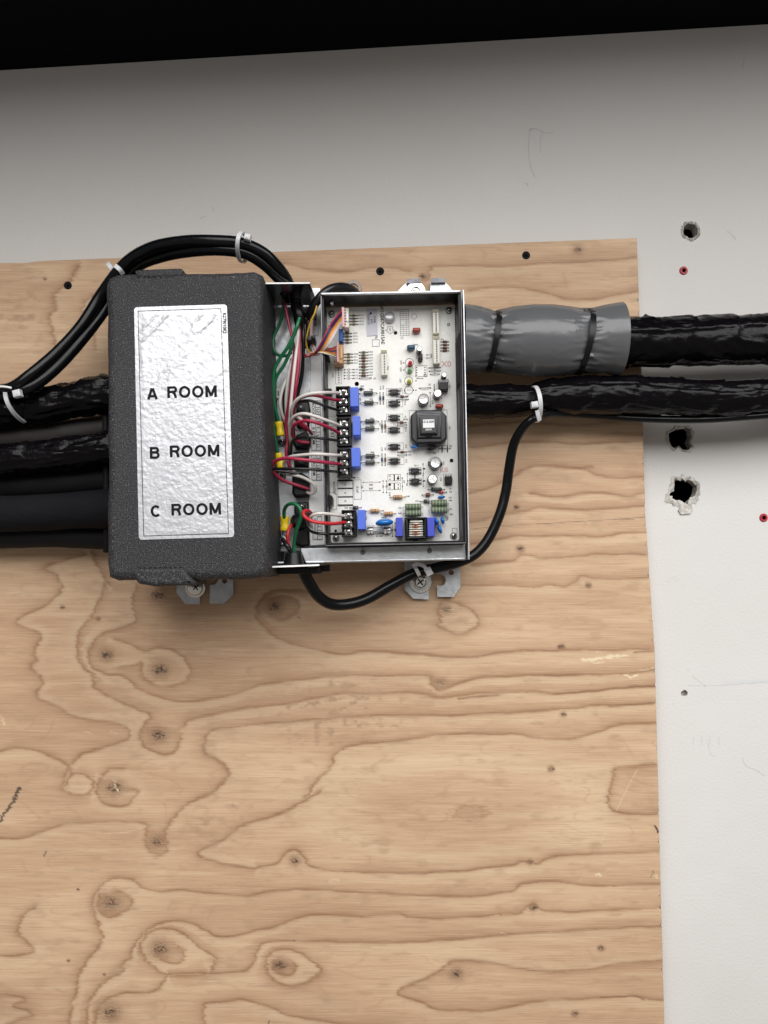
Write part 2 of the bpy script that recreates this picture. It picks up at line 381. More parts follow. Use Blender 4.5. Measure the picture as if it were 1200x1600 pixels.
# ------------------------------------------------------------------ wall with real holes, cavity, beam
def hole_loop(cx, cy, r, jit, n=26, seed=0, sx=1.0):
    rr = random.Random(seed); k = [rr.uniform(1 - jit, 1 + jit) for _ in range(n)]
    k = [(k[i - 1] + 2 * k[i] + k[(i + 1) % n]) / 4 if i % 3 else k[i] for i in range(n)]
    return [(cx + r * sx * k[i] * math.cos(2 * math.pi * i / n), cy + r * k[i] * math.sin(2 * math.pi * i / n)) for i in range(n)]
H1 = hole_loop(1079, 361, 13, .08, seed=1)
H2 = [(1043, 685), (1044, 676), (1052, 672), (1056, 668), (1066, 669), (1074, 666), (1080, 670), (1082, 680), (1078, 690), (1082, 698), (1076, 705), (1066, 704), (1060, 697), (1054, 703), (1047, 698)]
H3 = [(1044, 772), (1049, 768), (1052, 756), (1053, 746), (1062, 750), (1066, 745), (1071, 750), (1076, 747), (1084, 752), (1091, 758), (1090, 769), (1086, 777), (1079, 783), (1074, 792), (1067, 787), (1056, 784), (1047, 781)]
H4 = hole_loop(1070, 1083, 5.5, .25, n=14, seed=4)
def wall():
    bm = bmesh.new(); T = .0125
    def loop(pts, d):
        vs = [bm.verts.new(P(x, y, 0) + Vector((0, -d, 0))) for x, y in pts]
        return vs, [bm.edges.new((vs[i], vs[(i + 1) % len(vs)])) for i in range(len(vs))]
    out, e = loop([(-1400, -900), (2600, -900), (2600, 2700), (-1400, 2700)], 0); E = list(e); hs = []
    for H in (H1, H2, H3, H4): vs, ee = loop(H, 0); E += ee; hs.append(vs)
    bmesh.ops.triangle_fill(bm, use_beauty=True, use_dissolve=False, edges=E)
    for f in bm.faces: f.material_index = 0
    for vs in hs:
        back = [bm.verts.new(v.co + Vector((0, T, 0))) for v in vs]; n = len(vs)
        for i in range(n):
            f = bm.faces.new((vs[i], vs[(i + 1) % n], back[(i + 1) % n], back[i])); f.material_index = 1
    me = bpy.data.meshes.new('wall'); bm.to_mesh(me); bm.free()
    me.materials.append(M_wall); me.materials.append(M_gyp)
    o = link_mesh('wall', me); tag(o, kind='structure')
    mb = MB(); mb.add([P(-1400, -900, -.10), P(2600, -900, -.10), P(2600, 2700, -.10), P(-1400, 2700, -.10)], [(0, 1, 2, 3)])
    c = mb.build('void_shade', M_void, smooth=0); tag(c, kind='structure')  # black sheet behind the holes, painted as the dark of the cavity
    # torn paper round the broken holes
    for H, wd, sd, nm in ((H1, 3, 5, 'torn'), (H2, 3.2, 6, ''), (H3, 5, 8, '')):
        rr = random.Random(sd); mb = MB(); n = len(H) * 3
        Hs = []
        for i in range(len(H)):
            a, b_ = H[i], H[(i + 1) % len(H)]
            for t in (0, 1 / 3, 2 / 3): Hs.append((a[0] * (1 - t) + b_[0] * t, a[1] * (1 - t) + b_[1] * t))
        cx = sum(p[0] for p in H) / len(H); cy = sum(p[1] for p in H) / len(H); vs = []
        for ring, (k, dd) in enumerate(((-.6, .0004), (.25, .0017), (1, .0003))):
            for (x, y) in Hs:
                l = math.hypot(x - cx, y - cy); q = wd * k * rr.uniform(.45, 1.25) * (1.5 if (H is H3 and y > 775) else 1)
                vs.append(P(x + (x - cx) / l * q, y + (y - cy) / l * q, 0) + Vector((0, -dd * rr.uniform(.4, 1.5), 0)))
        mb.add(vs, [(r * n + i, r * n + (i + 1) % n, (r + 1) * n + (i + 1) % n, (r + 1) * n + i) for r in (0, 1) for i in range(n)])
        mb.build('torn_paper', M_torn, parent=o, smooth=60, recalc=False)
    mb = MB(); fl = [(1065, 790), (1080, 786), (1083, 797), (1079, 803), (1064, 804), (1060, 797)]
    mb.prism(fl, .0016, .0004, 0, bev=.0004); mb.build('torn_paper', M_torn, parent=o)
    # pencil and scuff marks
    mb = MB()
    mb.line(catmull([(831, 200), (827, 210), (826, 240), (830, 262), (836, 277)], 5), 1.0, .0002)
    mb.line(catmull([(826, 203), (835, 201), (848, 206), (858, 208), (865, 205)], 5), 1.1, .0002)
    mb.line(catmull([(848, 207), (844, 222), (846, 240)], 5), .8, .0002)
    mb.line(catmull([(821, 286), (825, 288), (823, 291)], 3), 1.2, .0002)
    mb.line([(332, 323), (335, 332)], .9, .0002); mb.line([(312, 341), (322, 337)], .8, .0002)
    mb.line([(1163, 92), (1160, 108)], .9, .0002); mb.line(catmull([(1136, 361), (1143, 366), (1150, 374)], 4), .8, .0002)
    mb.build('pencil_mark', M_pencil, parent=o, smooth=0, recalc=False); mb = MB()
    mb.line([(1082, 1056), (1103, 1073)], .6, .0002)
    hb = MB(); hb.disc(1070, 1083, 7, -.005, 0); hb.build('hole_plug', M_gyp, parent=o, smooth=0)
    mb.line([(1075, 1071), (1120, 1071), (1160, 1068), (1200, 1066)], .7, .0002)
    for x in (1084, 1097, 1110, 1124): mb.line([(x, 1150), (x - .5, 1163)], 1.1, .0002)
    mb.line(catmull([(1106, 1155), (1108, 1170), (1112, 1180), (1120, 1180)], 4), .7, .0002)
    for x, y, r in ((706, 357, 1.8), (816, 324, 1.5), (1076, 1046, 1.6), (1053, 1099, 1.5), (1078, 720, 1.0), (1060, 250, 1.2)): mb.disc(x, y, r, .0002)
    mb.line([(1130, 1068), (1200, 1062)], 5, .00012); mb.line(catmull([(1160, 1183), (1166, 1196), (1182, 1203), (1195, 1212)], 4), 1.4, .0002)
    mb.build('smudge', M_smudge, parent=o, smooth=0, recalc=False)
    return o
WALL = wall()
mb = MB(); A = [P(-900, 164, 0), P(2100, -16, 0)]
b0 = A[0]; b1 = A[1]
mb.add([(b0.x, .001, b0.z), (b1.x, .001, b1.z), (b1.x, -.32, b1.z), (b0.x, -.32, b0.z), (b0.x, .001, b0.z + 1.3), (b1.x, .001, b1.z + 1.3), (b1.x, -.32, b1.z + 1.3), (b0.x, -.32, b0.z + 1.3)],
       [(0, 1, 2, 3), (4, 5, 6, 7), (0, 1, 5, 4), (2, 3, 7, 6), (1, 2, 6, 5), (0, 3, 7, 4)])
tag(mb.build('beam', M_beam, smooth=0), kind='structure')
for (x, y), lb in (((1068, 423), 'red plastic wall anchor above the black wrapped pipe, right of the plywood corner'), ((1193, 809), 'red plastic wall anchor at the right edge, beside the largest torn hole')):
    mb = MB(); mb.lathe(x, y, 0, [(2.6, -.012), (2.6, .0006), (3.4, .0012), (5.6, .0012), (6.6, .0004), (6.6, -.001)], 24, 0)
    mb.lathe(x, y, 0, [(2.9, .0009), (0.01, .0009)], 24, 1)  # flat disc with the shade of the anchor's bore as its colour
    tag(mb.build('wall_anchor', [M_anchor, M_void]), lb, 'wall anchor', 'red plastic anchors in the wall')

# ------------------------------------------------------------------ plywood panel
RINGS = [
 [(129,868),(100,876),(71,887),(88,898),(96,922),(79,941),(42,960),(26,975),(62,991),(54,1018),(58,1033),(49,1043),(67,1064),(58,1087),(83,1102),(112,1118),(142,1125),(192,1133),(202,1152),(183,1162),(138,1175),(117,1189),(104,1206),(98,1230)],
 [(144,860),(155,890),(170,912)],
 [(212,916),(207,943),(213,969),(196,979),(167,987),(146,1002),(137,1022),(144,1043),(167,1055),(192,1058),(217,1077),(250,1090),(283,1096),(325,1093),(375,1081),(417,1068),(467,1063),(533,1057),(600,1056),(667,1057),(673,1067),(687,1080),(710,1070),(750,1060),(800,1057),(850,1055),(940,1055),(1024,1048)],
 [(167,906),(144,960),(125,985),(120,1018),(125,1039),(144,1056),(150,1077),(179,1093),(208,1106),(233,1118),(221,1135),(219,1156),(233,1172),(250,1179),(271,1175),(283,1156)],
 [(288,1135),(300,1125),(354,1112),(417,1104),(467,1097),(500,1090),(540,1085),(600,1085),(647,1083),(687,1090),(720,1087),(767,1083),(820,1081),(868,1084),(940,1079),(1024,1072)],
 [(800,1114),(750,1115),(700,1118),(667,1117),(600,1118),(533,1122),(467,1127),(400,1132),(375,1135),(333,1141),(321,1156),(319,1177),(342,1189),(358,1210),(333,1237),(292,1258),(271,1279),(258,1296)],
 [(800,1114),(867,1109),(948,1103),(1021,1100)],
 [(180,1000),(200,1006),(225,1018),(250,1013),(275,1020),(294,1039),(296,1056),(283,1068),(258,1073),(237,1068),(223,1052),(221,1035),(208,1039),(187,1041)],
 [(477,923),(443,921),(417,928),(402,947),(403,967),(420,987),(447,1003),(493,1015),(527,1022),(587,1018),(660,1024),(723,1028),(760,1024),(835,1016),(868,1018),(895,1016),(970,1016),(1022,1015)],
 [(420,960),(437,968),(457,963),(467,950),(460,937),(443,932),(423,935)],
 [(685,960),(690,943),(707,942),(730,950),(743,960),(748,970),(740,982),(720,989),(707,987),(693,982),(685,977),(690,967),(685,960)],
 [(477,1247),(497,1220),(517,1200),(527,1177),(560,1163),(613,1160),(673,1150),(693,1149),(747,1147),(800,1148),(850,1154),(895,1154),(927,1147),(972,1133),(1025,1130)],
 [(730,772),(775,760),(820,733),(850,728),(886,730),(910,733),(940,745),(970,748),(1006,746)],
 [(730,815),(760,811),(790,803),(832,797),(850,794),(910,797),(955,794),(1007,791)],
 [(736,850),(790,841),(832,838),(880,838),(940,838),(970,833),(1009,832)],
 [(739,883),(796,877),(812,868),(829,868),(850,872),(880,872),(928,868),(964,866),(1009,868)],
 [(718,916),(790,914),(826,917),(856,914),(880,917),(898,911),(910,902),(940,905),(1012,902)],
 [(1021,1194),(976,1198),(958,1203),(957,1215),(951,1240),(951,1261),(965,1268),(990,1273),(1027,1271)],
 [(400,1357),(433,1350),(443,1337),(460,1327),(473,1337),(483,1353),(517,1360),(573,1363),(633,1365),(717,1362),(767,1357),(800,1353),(815,1348),(840,1350),(857,1341),(885,1336),(937,1334),(1030,1331)],
 [(500,1237),(458,1262),(417,1279),(375,1292),(350,1312),(317,1327),(312,1337),(333,1346),(367,1353),(400,1357)],
 [(400,1397),(433,1393),(483,1390),(567,1394),(617,1397),(667,1400),(717,1401),(767,1398),(800,1393),(815,1383),(850,1378),(885,1379),(913,1383),(955,1384),(1030,1381)],
 [(400,1397),(375,1400),(312,1395),(283,1392),(250,1394),(221,1387),(208,1375),(183,1373),(167,1379),(150,1396),(145,1412),(150,1433),(160,1462),(154,1479),(137,1500),(125,1521),(119,1554),(112,1575),(110,1620)],
 [(800,1428),(700,1435),(640,1434),(620,1428),(550,1432),(507,1429),(467,1435),(433,1447),(400,1453),(375,1462),(346,1465),(321,1454),(300,1444),(275,1440),(250,1444),(229,1456),(212,1475),(204,1496),(192,1508),(190,1521),(167,1533),(146,1554),(137,1575),(137,1620)],
 [(780,1431),(811,1427),(822,1417),(836,1413),(850,1425),(895,1425),(955,1422),(1032,1418)],
 [(333,1521),(383,1517),(398,1500),(400,1487),(413,1475),(440,1471),(500,1471),(567,1473),(627,1473),(683,1470),(733,1467),(800,1461),(850,1457),(902,1455),(972,1450),(1034,1448)],
 [(417,1497),(430,1486),(453,1485),(473,1492),(497,1510),(498,1520),(480,1533),(460,1540),(440,1537),(420,1523),(417,1497)],
 [(425,1505),(430,1520),(450,1525),(463,1518),(460,1508)],
 [(1035,1501),(955,1508),(902,1516),(850,1518),(800,1512),(767,1505),(720,1501),(700,1505),(683,1520),(650,1535),(630,1542),(623,1552),(630,1558),(660,1568),(683,1578),(733,1580),(767,1579),(832,1565),(885,1562),(944,1560),(990,1558),(1037,1564)],
 [(321,1620),(319,1575),(333,1567),(375,1562),(400,1568),(427,1577),(450,1587),(500,1595),(550,1602),(620,1606)],
 [(-30,1307),(0,1309),(25,1310),(62,1302),(104,1288),(146,1285),(221,1286),(229,1298),(225,1317),(233,1331),(250,1337),(262,1325),(258,1308),(258,1296)],
 [(221,1475),(233,1458),(258,1452),(287,1460),(308,1479),(333,1496),(333,1512),(317,1523),(262,1523),(237,1508),(223,1492),(221,1475)],
 [(278,1476),(289,1488),(283,1504),(267,1506),(250,1500)],
 [(262,1523),(250,1542),(229,1552),(196,1552),(167,1562),(154,1575),(150,1600)],
 [(262,1523),(333,1521)],
 [(154,1400),(152,1421),(167,1433),(183,1431),(204,1417),(206,1404),(187,1392)],
 [(156,1217),(150,1233),(158,1252),(183,1260),(204,1254),(216,1238),(204,1233)],
 [(163,1210),(172,1203),(192,1203)],
 [(100,1233),(112,1212),(133,1212),(144,1225),(133,1242),(112,1240),(100,1233)],
 [(-30,1176),(0,1175),(21,1169),(50,1172),(83,1183),(104,1196),(110,1210)],
 [(-30,1494),(0,1494),(25,1494),(54,1487),(46,1475),(29,1458),(37,1433),(54,1419)],
 [(123,416),(110,438),(85,461),(88,481),(78,494),(81,510),(85,530),(91,542),(110,560)],
 [(166,455),(143,464),(130,481),(133,497),(143,507),(150,540)],
 [(668,436),(673,422),(687,415),(782,417),(854,410),(901,410),(994,403)],
 [(735,455),(782,448),(854,458),(901,470),(996,455)],
 [(430,410),(520,425),(600,418),(640,425)],
 [(-30,1560),(10,1555),(40,1562),(20,1572),(50,1585),(10,1600)],
 [(730,668),(800,660),(900,664),(1003,655)], [(735,700),(840,690),(900,694),(1005,688)],
 [(830,772),(870,778),(930,770),(980,776),(1006,770)],
]
STRONG = [ [(868,1084),(940,1079),(1024,1072)], [(950,1103),(1021,1100)], [(850,1055),(900,1056)], [(940,1560),(990,1558),(1005,1562)], [(715,1092),(780,1086)], [(990,1021),(1022,1017)], [(895,731),(925,730)] ]
KNOTS = [(166,1023,14),(249,1047,17),(247,1149,17),(246,930,17),(428,948,15),(178,1231,17),(245,1315,13),(172,1410,18),(250,1483,17),(173,1582,17),(438,1508,14),(461,1345,10),(713,1522,12),(697,952,9),(688,1067,10),(807,793,5),(813,858,7),(919,915,6),(877,1011,6),(880,1117,5),(861,1202,6),(828,1347,5),(833,1418,7),(939,1482,6),(898,1585,6),(903,390,8),(1008,382,5),(107,1501,3),(163,1523,2.5),(97,949,4),(122,1390,2.5),(153,967,4),(660,432,6),(70,436,3)]
OVALS = [(735,1270,34,15,.55),(1000,1235,30,26,.20),(20,1572,40,22,.35),(62,1000,20,60,.10),(360,1300,40,16,.18),(560,1240,90,30,.12),(985,733,20,10,.3),(40,1450,26,30,.25)]
def edge_right(y):
    return np.interp(y, [372, 600, 800, 1020, 1330, 1600, 1900], [995, 1003, 1008, 1023, 1031, 1038, 1049])
def edge_top(x): return np.interp(x, [-1400, 0, 40, 60, 995, 1010], [466, 411, 411, 408, 372, 371.5])
def plywood():
    us = np.concatenate([np.arange(-1300, -20, 10), np.arange(-20, 1000, 1.5), [999, 1000.]]) / 1000.0
    vs_ = np.concatenate([np.arange(0, 1250, 1.5), np.arange(1250, 2200, 10), [2200.]])
    nu, nv = len(us), len(vs_)
    Uu, Vv = np.meshgrid(us, vs_)
    Y = 372 + Vv; X = Uu * edge_right(Y); top = edge_top(X); Y = Y + (top - 372) * np.clip(1 - Vv / 500, 0, 1); X = Uu * edge_right(Y)
    # small splintering of the right edge
    X = X - (Uu > .9985) * (np.clip(vn(Y / 5, Y * 0, seed=3) - .70, 0, 1) * 4)
    # warp for jagged lines that follow the grain
    wx = (fbm(X / 16, Y / 3.2, seed=11, o=3) - .5) * 9; wy = (fbm(X / 30, Y / 12, seed=12, o=3) - .5) * 4.5
    QX, QY = X + wx, Y + wy
    ring = np.zeros_like(X); band = np.zeros_like(X); dist = np.full(X.shape, 99.); side = np.zeros_like(X)
    def seg(a, b, R, fn):
        x0, x1 = min(a[0], b[0]) - R - 8, max(a[0], b[0]) + R + 8; y0, y1 = min(a[1], b[1]) - R - 6, max(a[1], b[1]) + R + 6
        i0, i1 = np.searchsorted(vs_, y0 - 415), np.searchsorted(vs_, y1 - 365); j0, j1 = np.searchsorted(us, x0 / 1045), np.searchsorted(us, x1 / 990)
        if x0 < 0: j0 = np.searchsorted(us, x0 / 990)
        if x1 < 0: j1 = np.searchsorted(us, x1 / 1045)
        if i1 <= i0 or j1 <= j0: return
        s_ = np.s_[i0:i1, j0:j1]; qx, qy = QX[s_], QY[s_]
        dx, dy = b[0] - a[0], b[1] - a[1]; L2 = dx * dx + dy * dy + 1e-9
        t = np.clip(((qx - a[0]) * dx + (qy - a[1]) * dy) / L2, 0, 1)
        ex, ey = qx - a[0] - t * dx, qy - a[1] - t * dy; fn(s_, np.hypot(ex, ey), dx * ey - dy * ex)
    def upd(s_, d, c):
        m = d < dist[s_]; dist[s_] = np.where(m, d, dist[s_]); side[s_] = np.where(m, np.sign(c), side[s_])
    for L in RINGS:
        q = catmull(L if L[-1][0] >= L[0][0] else L[::-1], 6)
        for a, b in zip(q[:-1], q[1:]): seg(a, b, 34, upd)
    amp = .35 + .65 * np.clip(fbm(X / 60, Y / 14, seed=21, o=3) * 2 - .45, 0, 1)
    wdt = 1.0 + 1.1 * fbm(X / 40, Y / 10, seed=22, o=2)
    ring = np.exp(-(dist / (wdt * 1.35)) ** 2) * amp * .50
    cut = np.clip(1 - dist / 32, 0, 1); va = .5 + fbm(X / 120, Y / 40, seed=23, o=2)
    band = np.exp(-dist / 4.5) * .55 * amp + np.where(side > 0, 0, np.exp(-dist / 15) * cut) * .62 * va
    pale = np.where(side > 0, np.exp(-((dist - 6) / 9) ** 2) * cut * np.clip(dist / 2.5, 0, 1), 0) * .42 * va
    d2 = np.full(X.shape, 99.)
    def upd2(s_, d, c): d2[s_] = np.minimum(d2[s_], d)
    for L in STRONG:
        q = catmull(L, 5)
        for a, b in zip(q[:-1], q[1:]): seg(a, b, 12, upd2)
    ring = np.maximum(ring, np.exp(-(d2 / 1.7) ** 2) * .85)
    # faint secondary growth lines everywhere (iso-lines of a stretched field)
    fld = fbm(X / 420, Y / 75, seed=31, o=3) * 9 + fbm(X / 90, Y / 30, seed=32, o=2) * .6
    fr = np.abs((fld % 1) - .5) * 2
    keep = np.clip((dist - 7) / 14, 0, 1)
    band += np.clip(1 - fr * 5, 0, 1) ** 1.5 * .22 * keep + .16 * fbm(X / 160, Y / 26, seed=33, o=3)
    ring += np.clip(1 - fr * 22, 0, 1) * .14 * keep * np.clip(vn(X / 90, Y / 20, seed=34) * 2 - .7, 0, 1)
    knot = np.zeros_like(X)
    for kx, ky, kr in KNOTS:
        i0, i1 = np.searchsorted(vs_, ky - 415 - 3 * kr), np.searchsorted(vs_, ky - 365 + 3 * kr); s_ = np.s_[i0:i1, :]
        x, y = X[s_], Y[s_]; r = np.hypot((x - kx) / 1.05, y - ky); th = np.arctan2(y - ky, x - kx)
        r = r * (1 + .22 * (vn(np.cos(th) * 1.8 + 5, np.sin(th) * 1.8 + kx, seed=41) - .5)) + (vn(x / 3, y / 2.5, seed=42) - .5) * kr * .14
        q = r / kr
        band[s_] += np.clip(1.7 - q * (.75 + .25 * np.abs(np.sin(th))), 0, .95) * .36 if kr > 7 else np.clip(1.6 - q, 0, 1) * .30
        ring[s_] = np.maximum(ring[s_], np.clip(1 - np.abs(((q * 3.2) % 1) - .5) * 3.4, 0, 1) * np.clip(1.35 - q, 0, 1) * .75)
        q2 = np.hypot((x - kx - kr * .06) / 1.55, (y - ky) / .95) / kr; core = .62 if kr > 7 else .85
        k_ = np.clip((core - q2) / (core * .7), 0, 1) * (.25 + 1.1 * np.clip(vn(x / 2.6, y / 1.7, seed=43) * 2.2 - .75, 0, 1)) * .9
        cr = np.clip(1 - np.abs(vn(x / 4, y / 3, seed=44) - .5) * 9, 0, 1) * np.clip(.75 - q, 0, 1) * .6
        hz = np.clip(1.15 - q, 0, 1) * (.55 if kr > 7 else .5) * (.65 + .45 * np.cos(q * 19 + 2 * vn(x / 6, y / 6, seed=45))) 
        knot[s_] = np.maximum(knot[s_], np.clip(k_ + cr, 0, 1) * 1.0 + 0); knot[s_] = np.maximum(knot[s_], hz)
    for kx, ky, rx, ry, a_ in OVALS:
        q = np.hypot((X - kx) / rx, (Y - ky) / ry) + (fbm(X / 12, Y / 4, seed=51) - .5) * .7
        band += np.clip(1.15 - q, 0, .6) * a_
        if a_ > .5: ring = np.maximum(ring, np.exp(-((q - .75) / .13) ** 2) * .35)
    q = np.hypot((X - 725) / 215, (Y - 1262) / 78) + (fbm(X / 60, Y / 16, seed=52) - .5) * .5
    pale = pale + np.exp(-((q - 1) / .22) ** 2) * .45; band += np.clip(.85 - q, 0, .5) * .40
    q = np.hypot((X - 1010) / 90, (Y - 1235) / 60) + (fbm(X / 40, Y / 10, seed=53) - .5) * .5; band += np.clip(1.1 - q, 0, .6) * .35
    chip = np.zeros_like(X); dark = np.zeros_like(X)
    def stroke(T, L, w, a_, jag=1.0):
        q = L
        for a, b in zip(q[:-1], q[1:]):
            dx, dy = b[0] - a[0], b[1] - a[1]; y0, y1 = min(a[1], b[1]) - 10, max(a[1], b[1]) + 10
            i0, i1 = np.searchsorted(vs_, y0 - 415), np.searchsorted(vs_, y1 - 365); s_ = np.s_[i0:i1, :]
            x, y = X[s_] + (vn(X[s_] / 4, Y[s_] / 1.6, seed=61) - .5) * 6 * jag, Y[s_] + (vn(X[s_] / 5, Y[s_] / 3, seed=62) - .5) * 3 * jag
            t = np.clip(((x - a[0]) * dx + (y - a[1]) * dy) / (dx * dx + dy * dy + 1e-9), 0, 1)
            d = np.hypot(x - a[0] - t * dx, y - a[1] - t * dy); T[s_] = np.maximum(T[s_], np.clip((w / 2 - d) / .9 + .5, 0, 1) * a_)
    stroke(chip, [(908, 1030), (925, 1031), (945, 1027), (978, 1024)], 4.5, .95); stroke(chip, [(928, 1037), (942, 1035)], 2.2, .9); stroke(chip, [(932, 1019), (940, 1020)], 2, .8)
    stroke(chip, [(978, 1055), (986, 1058), (996, 1055)], 3.2, .9); stroke(chip, [(1000, 1047), (1021, 1044)], 2, .6)
    stroke(chip, [(963, 1266), (980, 1232), (996, 1202)], 1.2, .5, .2); stroke(chip, [(929, 1333), (938, 1318), (948, 1300)], 1, .4, .2); stroke(chip, [(905, 1378), (914, 1362)], .9, .35, .2)
    stroke(chip, [(933, 1366), (938, 1368)], 3, .9); stroke(chip, [(1024, 1367), (1028, 1371)], 2.5, .9); stroke(chip, [(180, 1225), (184, 1236)], 3, .8); stroke(chip, [(176, 1219), (180, 1221)], 3, .7)
    stroke(chip, [(2, 1120), (8, 1132)], 2, .8); stroke(chip, [(172, 1143), (182, 1146)], 1.3, .6); stroke(chip, [(135, 1143), (144, 1148)], 1.3, .5); stroke(chip, [(790, 1460), (783, 1457)], 2, .7)
    stroke(chip, [(150, 1303), (200, 1300), (228, 1291)], .9, .5, .3); stroke(chip, [(513, 1379), (520, 1374), (530, 1377)], 3, .35); stroke(chip, [(692, 953), (710, 952)], 1.3, .6)
    stroke(dark, [(0, 1283), (7, 1270), (16, 1262)], 4, .85); stroke(dark, [(12, 1264), (22, 1250), (29, 1232)], 5, .8); stroke(dark, [(69, 1337), (72, 1331)], 2.2, .8, .3)
    stroke(dark, [(1023, 1290), (1026, 1294), (1028, 1301)], 2.6, .95, .2); stroke(dark, [(1017, 1371), (1020, 1360), (1022, 1366)], 1, .6, .2); stroke(dark, [(467, 965), (469, 967)], 2.4, .8)
    stroke(dark, [(419, 1600), (421, 1594)], 1.3, .9, .1); stroke(dark, [(460, 1471), (461, 1471.5)], 2.2, .8)
    stroke(dark, [(736, 827), (790, 821), (830, 819)], 1.0, .45, .2); stroke(dark, [(838, 819), (900, 815), (955, 812), (1008, 808)], 1.1, .55, .25); stroke(dark, [(960, 811), (990, 812)], 1.0, .5, .3)
    stroke(dark, [(1002, 383), (1004, 376)], 3, .5)
    sm = np.clip(fbm(X / 11, Y / 7, seed=71, o=3) - .55, 0, 1) * 7 * np.clip(1 - np.hypot((X - 530) / 150, (Y - 1115) / 75), 0, 1)
    sm += np.clip(fbm(X / 14, Y / 9, seed=72, o=3) - .56, 0, 1) * 4 * np.clip(1 - np.hypot((X - 350) / 90, (Y - 1290) / 60), 0, 1)
    sm += np.clip(fbm(X / 16, Y / 9, seed=73, o=3) - .56, 0, 1) * 4 * np.clip(1 - np.hypot((X - 40) / 80, (Y - 490) / 60), 0, 1)
    sm += np.clip(fbm(X / 30, Y / 10, seed=74, o=4) - .60, 0, 1) * 2.2
    dp = .018; k = S * (D - dp) / D
    V = np.stack([(X - CX) * k, np.full_like(X, -dp), -(Y - CY) * k], -1).reshape(-1, 3)
    c = np.array([P(520, 1000, dp).x, -dp / 2, P(520, 1000, dp).z])
    idx = np.arange(nu * nv).reshape(nv, nu)
    q = np.stack([idx[:-1, :-1], idx[1:, :-1], idx[1:, 1:], idx[:-1, 1:]], -1).reshape(-1, 4)
    border = np.concatenate([idx[0, :], idx[1:, -1], idx[-1, -2::-1], idx[-2:0:-1, 0]])
    nb = len(border); Vb = V[border].copy(); Vb[:, 1] = -.0005; base = len(V)
    V = np.concatenate([V, Vb]) - c; j = np.arange(nb); j2 = (j + 1) % nb
    q2 = np.stack([border[j], border[j2], base + j2, base + j], -1); F = np.concatenate([q, q2])
    me = bpy.data.meshes.new('plywood_panel'); me.vertices.add(len(V)); me.vertices.foreach_set('co', V.astype(np.float32).ravel())
    me.loops.add(F.size); me.loops.foreach_set('vertex_index', F.astype(np.int32).ravel())
    me.polygons.add(len(F)); me.polygons.foreach_set('loop_start', np.arange(0, F.size, 4, dtype=np.int32))
    me.materials.append(M_ply); me.materials.append(M_plyedge)
    mi = np.zeros(len(F), np.int32); mi[len(q):] = 1; me.polygons.foreach_set('material_index', mi); me.update(calc_edges=True)
    for nm, ch in (('grain', (ring, band, knot)), ('marks', (chip, dark, sm))):
        at = me.attributes.new(nm, 'FLOAT_COLOR', 'POINT'); col = np.zeros((len(V), 4), np.float32)
        for i_, a_ in enumerate(ch): col[:base, i_] = np.clip(a_, 0, 1).ravel()
        col[:, 3] = 0 if nm == 'marks' else 1
        if nm == 'marks': col[:base, 3] = np.clip(pale, 0, 1).ravel()
        at.data.foreach_set('color', col.ravel())
    o = link_mesh('plywood_panel', me, None, c)
    return tag(o, 'knotty plywood panel with wavy brown grain, screwed flat to the white wall', 'plywood panel')
PLY = plywood()
for (x, y), lb in (((594, 424), 'black screw sunk in the plywood above the open circuit board tray'), ((822, 399), 'black screw sunk in the plywood near its top right corner, above the grey sleeve'), ((106, 446), 'black screw sunk in the plywood at upper left, beside the sloping black cables')):
    mb = MB(); mb.lathe(x, y, .018, [(6.4, .0181), (5.6, .0184), (4.4, .0182), (.01, .0182)], 20, 0)
    for a in (20, 110): 
        c, s_ = math.cos(math.radians(a)) * 3.2, math.sin(math.radians(a)) * 3.2; mb.line([(x - c, y - s_), (x + c, y + s_)], 1.2, .0187, 1)  # cross recess drawn as flat strokes, its shade put into the colour
    tag(mb.build('drywall_screw', [M_blackmat, M_void], smooth=50), lb, 'screw', 'black screws holding the plywood')
mb = MB(); mb.lathe(552, 451, .019, [(7.5, .0182), (7.5, .0192), (8.2, .0196), (12.2, .0196), (13, .0190), (13, .0182)], 36, 0)
M_clear = mat('cloudy_plastic', (.42, .38, .34), .35, trans=.35)
tag(mb.build('plastic_washer', M_clear), 'cloudy flat plastic ring on the plywood behind the short black cable loop', 'washer')
# ------------------------------------------------------------------ control box: foam cover, base, tray
BOX = empty('branch_box', P(450, 660, .02), 'metal box with dark foam cover at left and open circuit board tray at right', 'control box')
def jitter_poly(pts, amp, step, seed, closed=True):
    out = []; n = len(pts); k = 0
    for i in range(n if closed else n - 1):
        a, b = pts[i], pts[(i + 1) % n]; m = max(1, int(math.hypot(b[0] - a[0], b[1] - a[1]) / step))
        for j in range(m):
            t = j / m; x, y = a[0] + (b[0] - a[0]) * t, a[1] + (b[1] - a[1]) * t
            e = (float(vn(np.array(x / 38.), np.array(y / 38.), seed=seed)) - .5) * 2 * amp + (float(vn(np.array(x / 9.), np.array(y / 9.), seed=seed + 1)) - .5) * amp * .7
            L = math.hypot(b[0] - a[0], b[1] - a[1]) + 1e-9; out.append((x - (b[1] - a[1]) / L * e, y + (b[0] - a[0]) / L * e))
    return out
FD = .126
foam_out = [(164, 440), (168, 432), (180, 427), (230, 425), (284, 422), (290, 425), (340, 424), (396, 421), (409, 427), (412, 560), (415, 700), (419, 820), (420, 878), (418, 895), (405, 903), (360, 906), (310, 907), (300, 905), (250, 907), (215, 906), (182, 907), (168, 902), (165, 880), (166, 700), (165, 560)]
mb = MB(); mb.prism(jitter_poly(foam_out, 1.1, 9, 81), FD, .03, 0, bev=.006, steps=5)
FOAM = mb.build('foam_cover', M_foam, BOX, smooth=60)
